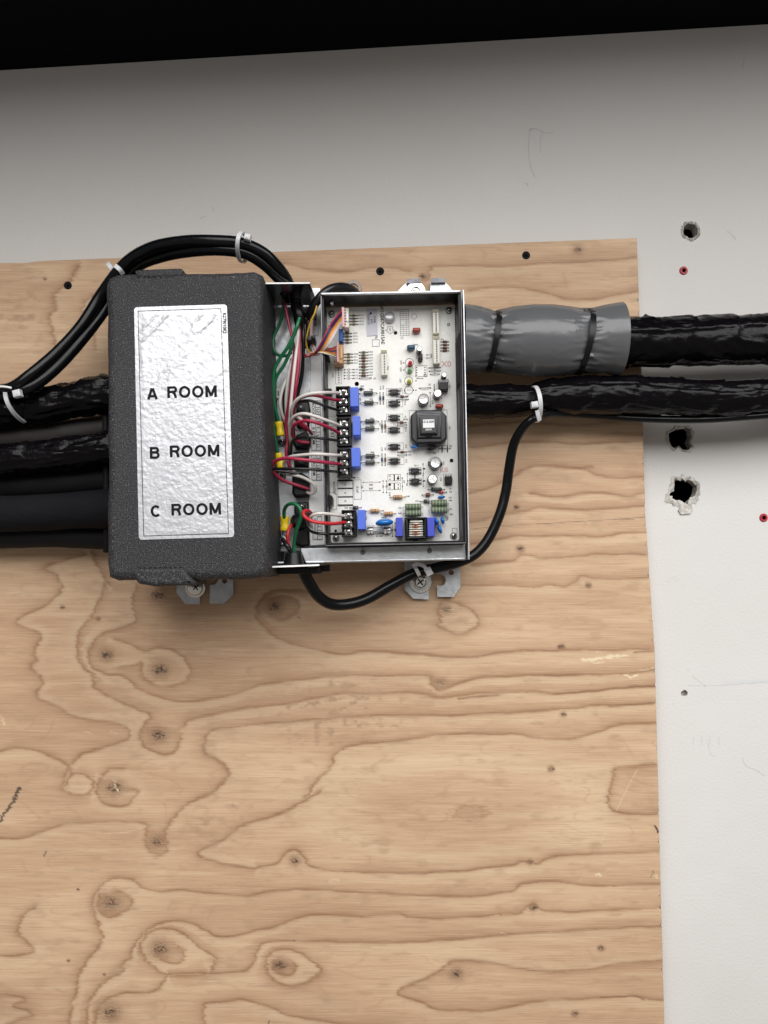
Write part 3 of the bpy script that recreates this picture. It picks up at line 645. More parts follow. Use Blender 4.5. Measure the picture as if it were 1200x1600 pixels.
mb = MB(); mb.prism(jitter_poly([(205, 889), (214, 887), (250, 887.5), (286, 886), (291, 893), (297, 903), (304, 909), (303, 914), (240, 916), (216, 912), (207, 903)], .8, 6, 83), FD + .0006, .09, 0, bev=.003, steps=3)
mb.build('foam_flap', M_foam, FOAM, smooth=60)
mb = MB(); mb.prism(jitter_poly([(210, 423), (216, 421), (282, 418.5), (286, 422), (286, 432), (214, 434.5)], .6, 6, 84), FD + .0002, .10, 0, bev=.002, steps=3)
mb.build('foam_flap', M_foam, FOAM, smooth=60)
mb = MB()
for i in range(9): mb.line([(216 + i * 8, 887.2 - i * .15), (220.5 + i * 8, 887)], 1.2, FD + .0010)
mb.build('foam_seam', M_blackmat, FOAM, smooth=0); mb = MB()
for i in range(8): mb.line([(204 + i * 9, 434.6 - i * .3), (209 + i * 9, 434.4 - i * .3)], .8, FD + .0004)
mb.build('foam_seam', M_blackmat, FOAM, smooth=0); mb = MB()
mb.line(catmull([(372, 893), (385, 890), (400, 886), (414, 881)], 4), .9, FD - .0003)
mb.build('foam_seam', M_blackmat, FOAM, smooth=0)
# foil label ------------------------------------------------
LQ = [(209.5, 480), (354.5, 475.5), (366, 839), (217, 843.5)]
def lxy(u, v):
    a = np.array(LQ[0]) * (1 - u) * (1 - v) + np.array(LQ[1]) * u * (1 - v) + np.array(LQ[2]) * u * v + np.array(LQ[3]) * (1 - u) * v; return a
def ldisp(x, y):
    x = np.asarray(x, float); y = np.asarray(y, float)
    wx = x + 14 * (vn(x / 34, y / 34, seed=91) - .5); wy = y + 14 * (vn(x / 34, y / 34, seed=92) - .5)
    top = np.clip((640 - y) / 150, 0, 1)
    a = 1 / math.sqrt(2)
    big = ridge((wx * a + wy * a) / 17, (wx * a - wy * a) / 95, seed=93) ** 4 * .0013 * top
    r2 = ridge(wx / 17, wy / 12, seed=94) ** 3 * (.0005 + .0006 * top)
    f1 = fbm(wx / 8, wy / 6, seed=95, o=3) * .00075
    edge = np.clip(np.minimum(np.minimum(x - 216, 362 - x), np.minimum(y - 484, 838 - y)) / 8, .25, 1)
    return (big * .50 + r2 * .08 + f1 * .27) * edge + .0004
GLY = {'O': ('e', 0, 360), 'C': ('e', 38, 322)}
def big_text(mb, txt, cx, cy, size, rot, df):
    # heavy sans capitals drawn as strips that follow the wrinkled foil
    sw = .222; Wd = {'A': .92, 'B': .82, 'C': .90, 'R': .84, 'O': .98, 'M': .98}; gap = .15
    tot = sum(Wd[c] for c in txt) + gap * (len(txt) - 1); x0 = -tot / 2; a = math.radians(rot)
    arc = lambda x, y, rx, ry, t0, t1, n=22: [(x + rx * math.cos(math.radians(t0 + (t1 - t0) * i / n)), y + ry * math.sin(math.radians(t0 + (t1 - t0) * i / n))) for i in range(n + 1)]
    def dense(p): 
        o = []
        for q, r in zip(p[:-1], p[1:]):
            m = max(1, int(math.hypot(r[0] - q[0], r[1] - q[1]) / .07)); o += [(q[0] + (r[0] - q[0]) * i / m, q[1] + (r[1] - q[1]) * i / m) for i in range(m)]
        return o + [p[-1]]
    for ch in txt:
        w_ = Wd[ch]; h = sw / 2; S_ = []
        if ch == 'O': S_ = [arc(w_ / 2, .5, w_ / 2 - h, .5 - h + .02, 0, 360, 34)]
        if ch == 'C': S_ = [arc(w_ / 2, .5, w_ / 2 - h, .5 - h + .02, 42, 318, 28)]
        if ch == 'M': S_ = [[(h, 0), (h, 1)], [(w_ - h, 0), (w_ - h, 1)], [(h + .03, .93), (w_ / 2, .12)], [(w_ - h - .03, .93), (w_ / 2, .12)]]
        if ch == 'A': S_ = [[(.10, 0), (w_ / 2 - .03, .97)], [(w_ - .10, 0), (w_ / 2 + .03, .97)], [(.24, .28), (w_ - .24, .28)]]
        if ch == 'R': S_ = [[(h, 0), (h, 1)], [(h, 1 - h * .9), (.5, 1 - h * .9)] + arc(.50, .715, .235, .20, 90, -90, 14) + [(h, .515)], [(.48, .5), (.62, .36), (.68, .2), (.72, 0)]]
        if ch == 'B': S_ = [[(h, 0), (h, 1)], [(h, 1 - h * .9), (.45, 1 - h * .9)] + arc(.47, .73, .22, .185, 90, -90, 12) + [(h, .545)], [(h, .53), (.48, .53)] + arc(.48, .305, .25, .22, 90, -90, 12) + [(h, h * .9)]]
        for st in S_:
            p = dense(st) if ch in 'MA' or len(st) < 6 else st; P_ = [np.array(q) for q in p]; vs = []; n = len(P_)
            for i in range(n):
                t = P_[min(i + 1, n - 1)] - P_[max(i - 1, 0)]
                if ch == 'O' and i in (0, n - 1): t = np.array([0, 1.])
                t = t / np.linalg.norm(t); nn = np.array([-t[1], t[0]]) * h * (.92 if abs(t[0]) > .8 else 1)
                for s_ in (1, .33, -.33, -1):
                    q = P_[i] + nn * s_; X = (x0 + q[0]) * size; Y = (q[1] - .5) * size
                    qx = cx + X * math.cos(a) - Y * math.sin(a); qy = cy - (X * math.sin(a) + Y * math.cos(a)); vs.append(P(qx, qy, FD + df(qx, qy)))
            mb.add(vs, [(4 * i + j, 4 * i + j + 1, 4 * i + 5 + j, 4 * i + 4 + j) for i in range(n - 1) for j in range(3)], 1)
        x0 += w_ + gap
def label():
    nu, nv = 150, 380; vs = []; C = 5.0
    u = np.linspace(0, 1, nu); v = np.linspace(0, 1, nv); UU, VV = np.meshgrid(u, v)
    # rounded corners: pull the border inwards near the corners
    Wp, Hp = 147, 364; a = UU * Wp; b = VV * Hp
    q = np.array(LQ); X = (q[0, 0] * (1 - UU) + q[1, 0] * UU) * (1 - VV) + (q[3, 0] * (1 - UU) + q[2, 0] * UU) * VV
    Yv = (q[0, 1] * (1 - UU) + q[1, 1] * UU) * (1 - VV) + (q[3, 1] * (1 - UU) + q[2, 1] * UU) * VV
    dx = np.maximum(0, np.maximum(C - a, a - (Wp - C))); dy = np.maximum(0, np.maximum(C - b, b - (Hp - C)))
    l = np.hypot(dx, dy) + 1e-9; m = np.maximum(dx, dy); k = m / l
    sx = np.where(a < Wp / 2, 1, -1); sy = np.where(b < Hp / 2, 1, -1)
    X = X + sx * dx * (1 - k); Yv = Yv + sy * dy * (1 - k)
    dd = FD + ldisp(X, Yv); kk = S * (D - dd) / D
    V = np.stack([(X - CX) * kk, -dd, -(Yv - CY) * kk], -1).reshape(-1, 3)
    mb = MB(); idx = np.arange(nu * nv).reshape(nv, nu)
    F = np.stack([idx[:-1, :-1], idx[1:, :-1], idx[1:, 1:], idx[:-1, 1:]], -1).reshape(-1, 4).tolist()
    mb.add(V.tolist(), F, 0)
    df = lambda x, y: float(ldisp(x, y)) + .00022
    for i, (t, cx, cy, rx) in enumerate((('A', 238, 615, 1.05), ('ROOM', 300, 612, 1.08), ('B', 241.5, 707.5, 1.0), ('ROOM', 304, 704.5, 1.08), ('C', 243.5, 798.5, 1.0), ('ROOM', 306.5, 795.5, 1.08))):
        big_text(mb, t, cx, cy, 18.3, 1.2, df)
    mb.text('RZ79010K2', 351, 505, FD, 5.2, rot=-89, mi=1, sx=.9, dfun=df, sub=1)
    def ln(p, q_, w_):
        n = int(math.hypot(q_[0] - p[0], q_[1] - p[1]) / 1.5); pts = [(p[0] + (q_[0] - p[0]) * i / n, p[1] + (q_[1] - p[1]) * i / n) for i in range(n + 1)]
        tx, ty = (q_[0] - p[0]), (q_[1] - p[1]); l_ = math.hypot(tx, ty); nx, ny = -ty / l_ * w_ / 2, tx / l_ * w_ / 2; vs = []
        for x, y in pts:
            for s_ in (1, -1): X_, Y_ = x + nx * s_, y + ny * s_; vs.append(P(X_, Y_, FD + df(x, y)))
        mb.add(vs, [(2 * i, 2 * i + 2, 2 * i + 3, 2 * i + 1) for i in range(n)], 1)
    c4 = [(215.5, 486), (345, 482), (357, 833.5), (224.5, 837.5)]
    for i in range(4): ln(c4[i], c4[(i + 1) % 4], .9)
    o = mb.build('foil_label', [M_foil, M_ink], FOAM, label='wrinkled silver foil label printed A ROOM, B ROOM, C ROOM', smooth=80, recalc=False)
label()
# base plate and the wiring floor ---------------------------
mb = MB(); mb.prism([(414, 452), (500, 450), (512, 858), (420, 862)], .060, .036)
mb.box(424, 463, 434, 482, .0612, .0602, 0); 
mb.prism([(420, 856), (730, 850), (731, 872), (421, 884)], .040, .036)
BASE = mb.build('base_plate', M_steel, BOX, smooth=30)
mb = MB(); mb.prism([(484.5, 455), (505, 454), (514.5, 851), (482, 853), (483, 700), (485, 560)], .0665, .060, 0, bev=.0006)
PLATE = mb.build('cover_plate', M_steelw, BOX, smooth=30)  # pale colour paints in the brightness of reflecting metal
mb = MB(); mb.box(432, 607, 437, 622, .0625, .0605, 0); mb.box(434, 611, 435.5, 618, .0627, .0622, 1)
mb.build('paper_sticker', [M_paper, M_ink], BASE, smooth=0); mb = MB()
mb.box(433, 805, 453, 830, .0608, .0602, 0)
mb.build('paper_sticker', [M_paper, M_ink], BASE, smooth=0)
# label strips
Ld = .0671
for x0, x1, y0, y1, t, ys, cells in ((485.6, 500.2, 626, 658, 'ROOM', 640, ('S', 'L2', 'L1')), (486.2, 500.6, 661, 703.5, 'B ROOM', 681, ('S', 'L2', 'L1')), (486.5, 501, 710, 750, 'C ROOM', 729, ('S', 'L2', 'L1')), (488.2, 502.5, 800, 842.5, 'OUTDOOR', 821, ('S', 'L2', 'L1'))):
    mb = MB(); mb.box(x0 - .8, y0 - .8, x1 + 1.5, y1 + .8, Ld, .0664, 0, rot=1.3); xm = (x0 + x1) / 2; e = Ld + .0002
    mb.line([(x0, y0), (x1, y0), (x1 + .9, y1), (x0 + .9, y1)], .5, e, 1, closed=True); mb.line([(xm, y0), (xm + .9, y1)], .8, e, 1)
    mb.text(t, x0 + 4, ys, e, 4.3 if t != 'OUTDOOR' else 3.2, rot=-88.7, mi=1, sx=1.15 if t != 'OUTDOOR' else 1.0, bold=.012)
    h = (y1 - y0) / 3
    for i, s_ in enumerate(cells):
        mb.text(s_, x1 - 3.2, y0 + h * (i + .5), e, 4.2, rot=-88.7, mi=1)
        if i: mb.line([(xm, y0 + h * i), (x1, y0 + h * i)], .7, e, 1)
    mb.build('terminal_label', [M_paper, M_ink], PLATE, smooth=0, recalc=False)
mb = MB(); mb.text('REMOTE', 493, 500, Ld, 3.6, rot=-88.7, mi=1); mb.line([(488.5, 499), (497, 498.7), (497.5, 524), (489, 524.3)], .4, Ld, 1, closed=True)
mb.build('terminal_label', [M_paper, M_ink], PLATE, smooth=0, recalc=False)
# cable plates top and bottom with their bushings ------------
def hplate(p0, p1, thick, d0, d1, name, label):
    a, b = P(p0[0], p0[1], d0), P(p1[0], p1[1], d0); mb = MB()
    vs = []
    for dz in (0, -U(thick, d0)):
        vs += [(a.x, -d0, a.z + dz), (b.x, -d0, b.z + dz), (b.x + .002, -d1, b.z + dz), (a.x, -d1, a.z + dz)]
    mb.add(vs, [(0, 1, 2, 3), (4, 5, 6, 7), (0, 1, 5, 4), (1, 2, 6, 5), (2, 3, 7, 6), (3, 0, 4, 7)])
    mb.m[2] = 1  # lit front edge and shaded underside are painted as two colours
    return mb.build(name, [mat('plate_zinc_shaded', (.32, .33, .35), .25, metal=1), M_steelw], BOX, label=label, smooth=0)
HP1 = hplate((415, 441.5), (484, 441), 2.2, .110, .062, 'cable_plate', 'cable entry plate at the top of the box')
HP2 = hplate((422, 884.5), (499, 881.5), 2.6, .105, .050, 'cable_plate', 'cable entry plate at the bottom of the box')
def bushing(px, py, d, r, h0, h1, parent, label=None):
    """black ribbed bushing, axis vertical (world z), at px; from py h0 to h1 (photo px at d)"""
    mb = MB(); a = P(px, h0, d); b = P(px, h1, d)
    n = 8; pts = [a + (b - a) * i / (n - 1) for i in range(n)]
    mb.tube(pts, [U(r, d) * (.72 + .28 * i / (n - 1) if i % 2 else .95 * (.72 + .28 * i / (n - 1))) for i in range(n)], 18)
    return mb.build('cable_bushing', M_black, parent, label=label, smooth=50)
bushing(444, 0, .088, 9, 462, 446, HP1); bushing(463, 0, .088, 10, 468, 446, HP1)
bushing(459, 0, .082, 17, 864, 882, HP2)
mb = MB(); mb.box(433, 887, 498, 897, .083, .05, 0, bev=.001, rot=1.2); mb.build('bushing_nut', M_black, HP2)
mb = MB(); mb.box(494, 882, 514, 893, .05, .038, 0, rot=1.2); mb.build('foam_seal', M_foam, BASE)
# tray --------------------------------------------------------
BD = .068; RD = .094
Bq = [(510.5, 481), (710, 477), (717.5, 845), (517, 849)]
def up(p, d0, d1):  # same world x,z seen at another depth
    k = (D - d0) / (D - d1); return (CX + (p[0] - CX) * k, CY + (p[1] - CY) * k)
inner = [up(p, BD, RD) for p in Bq]
inner = [(inner[0][0] - .8, inner[0][1] - .8), (inner[1][0] + .8, inner[1][1] - .8), (inner[2][0] + .8, inner[2][1] + .8), (inner[3][0] - .8, inner[3][1] + .8)]
def grow(q, l, t, r, b): return [(q[0][0] - l, q[0][1] - t), (q[1][0] + r, q[1][1] - t), (q[2][0] + r, q[2][1] + b), (q[3][0] - l, q[3][1] + b)]
def frame(mb, q_in, q_out, d0, d1, mi, sides=(0, 1, 2, 3), bev=0.0004):
    for i in sides:
        j = (i + 1) % 4; mb.prism([q_out[i], q_out[j], q_in[j], q_in[i]], d0, d1, mi, bev=bev)
lin1 = grow(inner, 2.6, 1.6, 3.2, 2.8); mb = MB(); frame(mb, inner, lin1, RD - .0025, BD - .003, 0, (0, 1, 2, 3), .0003)
mb.box(510, 607, 518, 612.5, BD + .012, BD, 0); mb.prism([(509.5, 772), (518, 774), (520, 777), (520, 788), (516, 792), (510, 792)], BD + .014, BD, 0); mb.box(505, 553, 514, 558, BD + .016, BD, 0)
LINER = mb.build('tray_liner', M_black, BOX, smooth=30)
g0 = grow(lin1, .4, .4, .4, .4); g1 = grow(g0, 2.2, 3.4, 1.6, 1.4); mb = MB(); frame(mb, g0, g1, RD, .055, 0, (0,), .0004); frame(mb, g0, g1, RD - .001, .055, 1, (1, 2, 3), .0004)
g2 = grow(g1, 0, 0, 2.4, 0); g3 = grow(g2, 0, 0, 1.6, 0)
mb.prism([g2[1], g3[1], (g3[2][0] + 1, 874), (g2[2][0] + 1, 874)], RD - .008, .04, 0)
mb.prism([up(p, RD, .066) for p in ((504, 466), (716, 461), (724, 848), (511, 852))], BD - .004, BD - .006, 0)
mb.lathe(518.5, 473, RD - .012, [(0.01, RD - .012), (2.6, RD - .012), (3.2, RD - .015)], 14, 0)
TRAY = mb.build('tray', [M_steel, M_steeld], BOX, smooth=30)
mb = MB(); mb.prism([(470, 857), (727, 850.5), (728.5, 873), (471, 879.5)], .0745, .0730, 0, bev=.0005)
mb.prism([(430, 877.5), (727, 871), (728, 875), (430, 881.5)], .077, .04, 0, bev=.001)
for x, y in ((567, 863), (671, 860.5)):
    mb.lathe(x, y, .0745, [(4.2, .0744), (3.8, .0752), (1.6, .0752), (1.4, .0748), (.01, .0748)], 18, 1)
    mb.line([(x - .2, y - 9), (x, y - 4)], 1.2, .0748, 1)
mb.build('bottom_flange', [M_steel, M_steeld], BOX, smooth=30)
mb = MB(); mb.prism([(724.5, 752), (728, 752), (729, 822), (726, 822)], .072, .045, 0); mb.build('edge_seal', M_blackmat, TRAY, smooth=0); mb = MB(); mb.prism([(716.5, 520), (719.5, 520), (720, 600), (717.5, 600)], .0925, .06, 0)
mb.build('edge_seal', M_blackmat, TRAY, smooth=0)
mb = MB(); mb.prism([(724, 851), (731, 853), (734, 861), (732, 870), (728, 875), (722, 872)], .06, .04, 0, bev=.002); mb.build('corner_tab', M_steel, TRAY)
# mounting brackets (with real slots) -------------------------
def holed_prism(outer, holes, d0, d1, mat_, name, parent, label=None):
    bm = bmesh.new(); E = []
    loops = []
    for L in [outer] + holes:
        vs = [bm.verts.new(P(x, y, d0)) for x, y in L]; loops.append(vs); E += [bm.edges.new((vs[i], vs[(i + 1) % len(vs)])) for i in range(len(vs))]
    bmesh.ops.triangle_fill(bm, use_beauty=True, edges=E)
    for vs in loops:
        bk = [bm.verts.new((v.co.x, -d1, v.co.z)) for v in vs]
        for i in range(len(vs)): bm.faces.new((vs[i], vs[(i + 1) % len(vs)], bk[(i + 1) % len(vs)], bk[i]))
    bmesh.ops.recalc_face_normals(bm, faces=bm.faces)
    bm.verts.ensure_lookup_table(); c = sum((v.co for v in bm.verts), Vector()) / len(bm.verts)
    for v in bm.verts: v.co -= c
    me = bpy.data.meshes.new(name); bm.to_mesh(me); bm.free(); me.materials.append(mat_)
    return tag(link_mesh(name, me, parent, c), label)
circ = lambda x, y, r, n=14: [(x + r * math.cos(2 * math.pi * i / n), y + r * math.sin(2 * math.pi * i / n)) for i in range(n)]
holed_prism([(632, 870), (632, 921), (646, 935.5), (670, 936.5), (670, 915), (672, 905), (676, 898.5), (683, 896.5), (690, 897.5), (695, 901), (697, 907), (694.5, 913), (689, 915.5), (683, 915), (683.5, 932.5), (709, 932.5), (719.5, 917), (718, 868)], [circ(705, 894.5, 4.2)], .0235, .0215, M_steel, 'mounting_bracket', BOX, 'slotted bracket at the lower right of the box')
holed_prism([(276, 895), (276, 926), (289, 943.5), (312, 944.5), (312.5, 925), (316, 905), (327, 899), (337, 897), (341, 903), (340, 909), (336, 913), (328, 914), (327.5, 943), (350, 943), (364.5, 929), (364, 892)], [circ(351, 907.5, 4.2)], .0235, .0215, M_steel, 'mounting_bracket', BOX, 'slotted bracket under the foam cover')
mb = MB()
mb.prism([(621.5, 468), (622, 454), (635, 441.5), (657.5, 441.5), (657.5, 468)], .0235, .0215, 0); mb.prism([(672.5, 468), (672.5, 441), (696, 441), (710, 457), (710, 468)], .0235, .0215, 0)
mb.prism([(635, 442.5), (636, 435.5), (657.5, 435), (657.5, 441.5)], .027, .0215, 1); mb.prism([(673.5, 441.5), (674, 434), (696, 434.5), (696, 441)], .027, .0215, 1)
mb.build('mounting_bracket', [M_steel, M_steeld], BOX, label='bracket above the top edge of the tray')
def hex_screw(px, py, r, lb, sel='hex'):
    mb = MB(); d = .0235
    root = None
    mb.lathe(px, py, d, [(r * .5, d), (r * .97, d), (r, d + .0004), (r, d + .0020), (r * .95, d + .0024), (r * .5, d + .0024)], 36, 0)
    hx = [(px + r * .66 * math.cos(math.pi / 3 * i + .2), py + r * .66 * math.sin(math.pi / 3 * i + .2)) for i in range(6)]
    if sel == 'hex': mb.prism(hx, d + .010, d + .0015, 0, bev=.0014); rr = r * .36; top = d + .0103
    else: mb.lathe(px, py, d, [(r * .82, d + .0018), (r * .8, d + .004), (r * .62, d + .0065), (r * .3, d + .0078), (.01, d + .008)], 28, 0); rr = r * .34; top = d + .0081
    if sel == 'hex':
        for q in (.52,): mb.disc(px, py, r * q, d + .01015, 1, r2=r * (q - .05))
    for a in (52, 142):
        c, s_ = math.cos(math.radians(a)) * rr, math.sin(math.radians(a)) * rr; mb.line([(px - c, py - s_), (px + c, py + s_)], r * .12, top, 1)  # flat dark strokes carry the painted shade of the cross recess
    return tag(mb.build('mounting_screw', [M_chrome, M_blackmat], smooth=40), lb, 'screw', 'screws holding the box brackets to the plywood')
hex_screw(657, 909.5, 17, 'hex head screw with wide washer in the bracket below the circuit board tray')
hex_screw(306, 918, 15.5, 'round cross head screw with washer half hidden under the foam cover', 'pan')
hex_screw(649.5, 457, 15.5, 'hex head screw with washer above the top rim of the tray')
# grounding screws, wire clamps on the wiring floor -----------
def pan_screw(px, py, r, d, parent, name='screw', m=M_chrome, ring=True, a0=45, tilt=0):
    mb = MB(); mb.lathe(px, py, d, [(r * 1.15, d + .0002), (r * 1.15, d + .0008), (r, d + .0008), (r * .96, d + .0016), (r * .7, d + .0026), (r * .3, d + .003), (.01, d + .0031)], 20, [1 if ring else 0, 1 if ring else 0, 0, 0, 0, 0])
    for a in (a0, a0 + 90):
        c, s_ = math.cos(math.radians(a)) * r * .62, math.sin(math.radians(a)) * r * .62; mb.line([(px - c, py - s_), (px + c, py + s_)], r * .26, d + .0033, 2)  # no cut recess: its shade is painted as two dark strokes
    return mb.build(name, [m, M_black, M_blackmat], parent, smooth=50)
pan_screw(440.5, 690, 5, .064, BASE, 'grounding_screw'); pan_screw(442, 744, 4.5, .064, BASE, 'grounding_screw'); pan_screw(441, 846, 6, .064, BASE, 'grounding_screw'); pan_screw(470, 638, 5, .070, BASE, 'grounding_screw', M_steeld)
def clamp(pts, d0, d1, lb=None):
    mb = MB(); mb.prism(pts, d0, d1, 0, bev=.002, steps=3)
    return mb.build('cable_clamp', M_black, BASE, label=lb, smooth=40)
clamp([(462, 628), (482, 627), (486, 640), (485, 660), (478, 668), (463, 668)], .068, .060)
clamp([(457, 686), (462, 680), (478, 672), (485, 684), (485, 696), (478, 701), (462, 700), (458, 695)], .072, .060)
clamp([(458, 706), (481, 706), (482, 731), (459, 732)], .070, .060); clamp([(462, 712), (478, 712), (478, 727), (462, 727)], .074, .068)
clamp([(456, 742), (470, 738), (481, 744), (484, 752), (483, 775), (460, 777), (456, 770)], .074, .060)
c_ = clamp([(459, 785), (482, 784), (484, 852), (470, 855), (460, 850)], .070, .060)
mb = MB(); mb.lathe(467, 815, .07, [(.01, .079), (5, .079), (10, .077), (13, .073), (13, .069)], 20); mb.build('clamp_boss', M_black, c_)
pan_screw(471.5, 791, 3.6, .070, BASE, 'clamp_screw')
# ------------------------------------------------------------------ circuit board
mb = MB(); mb.prism([(Bq[0][0] + 3, Bq[0][1]), (Bq[1][0] - 3, Bq[1][1]), (Bq[1][0], Bq[1][1] + 3), (Bq[2][0], Bq[2][1] - 3), (Bq[2][0] - 3, Bq[2][1]), (Bq[3][0] + 3, Bq[3][1]), (Bq[3][0], Bq[3][1] - 3), (Bq[0][0], Bq[0][1] + 3)], BD, BD - .0016, 0)
E = BD + .00015; T = lambda *a, **k: mb.text(*a, **k)
def dots(*p):
    for x, y in p: mb.disc(x, y, 1.0, E + .0001, 1, n=10)
T('PW1G067CA9015AE', 597.5, 506, E, 5.2, rot=-88, mi=1, sx=.98)
mb.line([(605.8, 510), (613.2, 510), (613.4, 515.5), (616.5, 515.5), (609.8, 522), (602.3, 515.5), (605.6, 515.5), (605.8, 510)], .7, E, 2)
T('DIP', 609.6, 515, E, 2.6, rot=-88, mi=2)
mb.line([(581.5, 531), (592.5, 530.7), (592.7, 541), (581.7, 541.3)], .7, E, 2, closed=True); T('76', 588, 526.5, E, 4, rot=-88, mi=2)
mb.line([(625, 483.5), (638.5, 483), (639.3, 524), (626, 524.5)], .5, E, 2, closed=True)
for i in range(1, 13):
    y = 483.5 + i * 3.15; mb.line([(625.3, y), (638.8, y - .3)], .35, E, 2)
mb.line([(629.5, 483.5), (630.3, 524)], .3, E, 2); mb.line([(634.5, 483.5), (635.3, 524)], .3, E, 2)
mb.box(626.5, 501, 632, 507.5, E + .0001, BD - .0001, 0); mb.line([(626.5, 526.5), (630, 526.5), (630, 529.5), (626.5, 529.5)], .5, E, 2, closed=True)
mb.disc(647, 494.5, 4.4, E, 2, r2=3.9); T('T15', 676, 505, E, 2.6, rot=-88, mi=2)
for x, y in ((618, 520, ), (557.5, 599.7), (705.6, 719.5), (524.5, 829.5)): mb.disc(x, y, 2.9 if y != 829.5 else 2.2, E + .0001, 1)  # board holes: their dark is painted as flat black discs
mb.disc(701, 507, 2.3, E, 1, r2=1.2); mb.disc(557.5, 599.7, 3.4, E + .0001, 1)
T('X0', 697, 568.5, E, 9, rot=1, mi=3); T('KB', 694, 734, E, 7.5, rot=1, mi=3); T('CS', 620, 484, E, 5, rot=1, mi=3); T('SD', 618, 662.5, E, 4.5, rot=1, mi=3)
for i, (x, y) in enumerate(((641, 566.5), (640.5, 577.5), (639.8, 595), (640, 609.5))):
    mb.disc(x - 1.3, y, 6.7, E, 1, r2=6.1, n=28); T('LED', x - 14, y, E, 2.6, rot=-90, mi=2)
dots((632, 609.5), (646, 609.5), (650, 609.5), (650, 595), (631, 567), (631, 578)); mb.line([(636, 609.5), (643, 609.5)], .4, E, 1)
mb.line([(649, 571.5), (667, 571), (667.5, 588), (649.3, 588.7)], .6, E, 2, closed=True); dots(*[(x, y) for x in (651, 664) for y in (574, 578, 582, 586)]); T('EEPROM', 656, 591.3, E, 2.1, mi=2)
mb.disc(664.5, 586.5, 2.6, E, 1, r2=2.0)
for x0, y0, x1, y1 in ((610, 608, 629, 617), (610.5, 625.5, 629.5, 635), (602.5 + 8, 648, 630, 657), (611, 667, 630.5, 676), (611, 693, 631, 702), (611.5, 715.5, 631.5, 725)):
    mb.line([(x0 - 6.5, y0 - .8), (x1 - .5, y0 - 1.2), (x1 - .3, y1 + .6), (x0 - 6.3, y1 + 1)], .45, E, 2, closed=True); T('PC2', x1 + 3.4, (y0 + y1) / 2, E, 2.4, rot=-88, mi=2)
for x, y, s_ in ((580, 608.5, 'R28'), (580, 623.5, 'R32'), (581, 653.5, 'R42'), (581, 665, 'R44'), (582, 706.5, 'R46'), (582, 717.5, 'R61'), (566, 603.3, 'R06'), (636, 619, 'R20'), (634, 624, 'J1'), (634, 655.5, 'R170'), (633.5, 668, 'J14'), (640, 705.5, 'R35'), (640, 710.5, 'J16'), (671.5, 600.8, 'J27'), (679, 578, 'J5'), (679, 583.5, 'J6'), (649, 538.5, 'SA003'), (669, 554.5, 'R211'), (669, 559.5, 'R214'), (691, 530.5, 'R71'), (585.5, 591.2, 'J15'), (650.5, 727.5, 'PC11'), (650, 759, 'PC12'), (637.5, 775.5, 'R40'), (679, 707.5, 'C20'), (704, 696.5, 'J22'), (704, 763.5, 'R1'), (704, 768.5, 'D8'), (703.5, 777.5, 'C31'), (703.5, 782, 'R90'), (703.5, 795.5, 'C35'), (705.5, 803.5, 'R52'), (652, 783, 'D12'), (625, 793.5, 'R41'), (625, 802, 'R49'), (541, 793.3, 'R58'), (538, 746.5, 'D4'), (600, 808.5, 'SA001'), (593, 837.5, '4A 250V')):
    T(s_, x, y, E, 2.3, rot=1, mi=1)
for x, y, s_ in ((594.5, 606, 'C18'), (599, 605.5, 'D16'), (593.5, 663, 'C7'), (596.5, 702, 'C77'), (602, 701.5, 'D9'), (690, 620, 'C14'), (675.8, 628.5, 'C16'), (702.5, 604.5, 'IC4'), (702.5, 668.5, 'TR1'), (706, 749.5, 'IC2'), (693, 723.5, 'C32'), (689, 749, 'C36'), (563, 624, 'CR1'), (565, 717, 'CR5'), (572, 809, 'CR9'), (606, 575, 'CN5'), (674, 556, 'CN7'), (671, 754, 'D33'), (636, 757, 'D2'), (699, 810, 'ZD'), (609, 772, 'D16')):
    T(s_, x, y, E, 2.4, rot=-89, mi=1)
mb.line([(527.5, 750), (551, 749.3), (551.8, 790.5), (528.3, 791.2)], .5, E, 1, closed=True)
for y in (751.2, 763.2, 776.5, 789.2): mb.line([(527.5, y), (551.3, y - .3)], 2.0, E + .0001, 1)
for y in (757, 770, 782.7): mb.disc(539.5, y, 1.3, E, 1, r2=.7)
mb.line([(552.5, 750), (564, 749.5), (564.8, 779.7), (553.2, 780.3)], .5, E, 1, closed=True); T('0.1uF', 558.6, 765, E, 3.2, rot=-89, mi=1)
T('OUTDOOR', 522, 762, E, 2.6, rot=-89, mi=1); mb.line([(513, 769.5), (522, 769), (525.5, 772), (526, 796), (517, 796.4)], .4, E, 1); T('S L2 L1', 524.7, 768, E, 2.3, rot=-89, mi=1)
T('D2', 545, 747, E, 2.4, mi=1); mb.line([(544, 746.7), (562, 746.3)], .5, E, 1); mb.line([(551, 746.7), (555, 746.4)], 2.0, E + .0001, 1)
for y, xx in ((753.5, 594), (766.5, 594)):
    mb.line([(567.5, y + .3), (577, y)], .4, E, 1); mb.line([(577, y - 1.2), (579, y + 1.2), (581, y - 1.2), (583, y + 1.2)], .4, E, 1); mb.line([(583, y), (593.5, y - .3)], .4, E, 1); dots((567.5, y + .3), (593.5, y - .3))
T('R66', 580, 757.3, E, 2.6, mi=1, bold=.02); T('R67', 580, 763.3, E, 2.6, mi=1, bold=.02); T('CR', 566, 761, E, 2.6, rot=-89, mi=1)
for x in (598.5, 603.7): mb.line([(x, 751.5), (x + .4, 769.5)], .45, E, 1); dots((x, 751.5), (x + .4, 769.5)); mb.disc(x + .2, 760, 1.6, E, 1, r2=1.1)
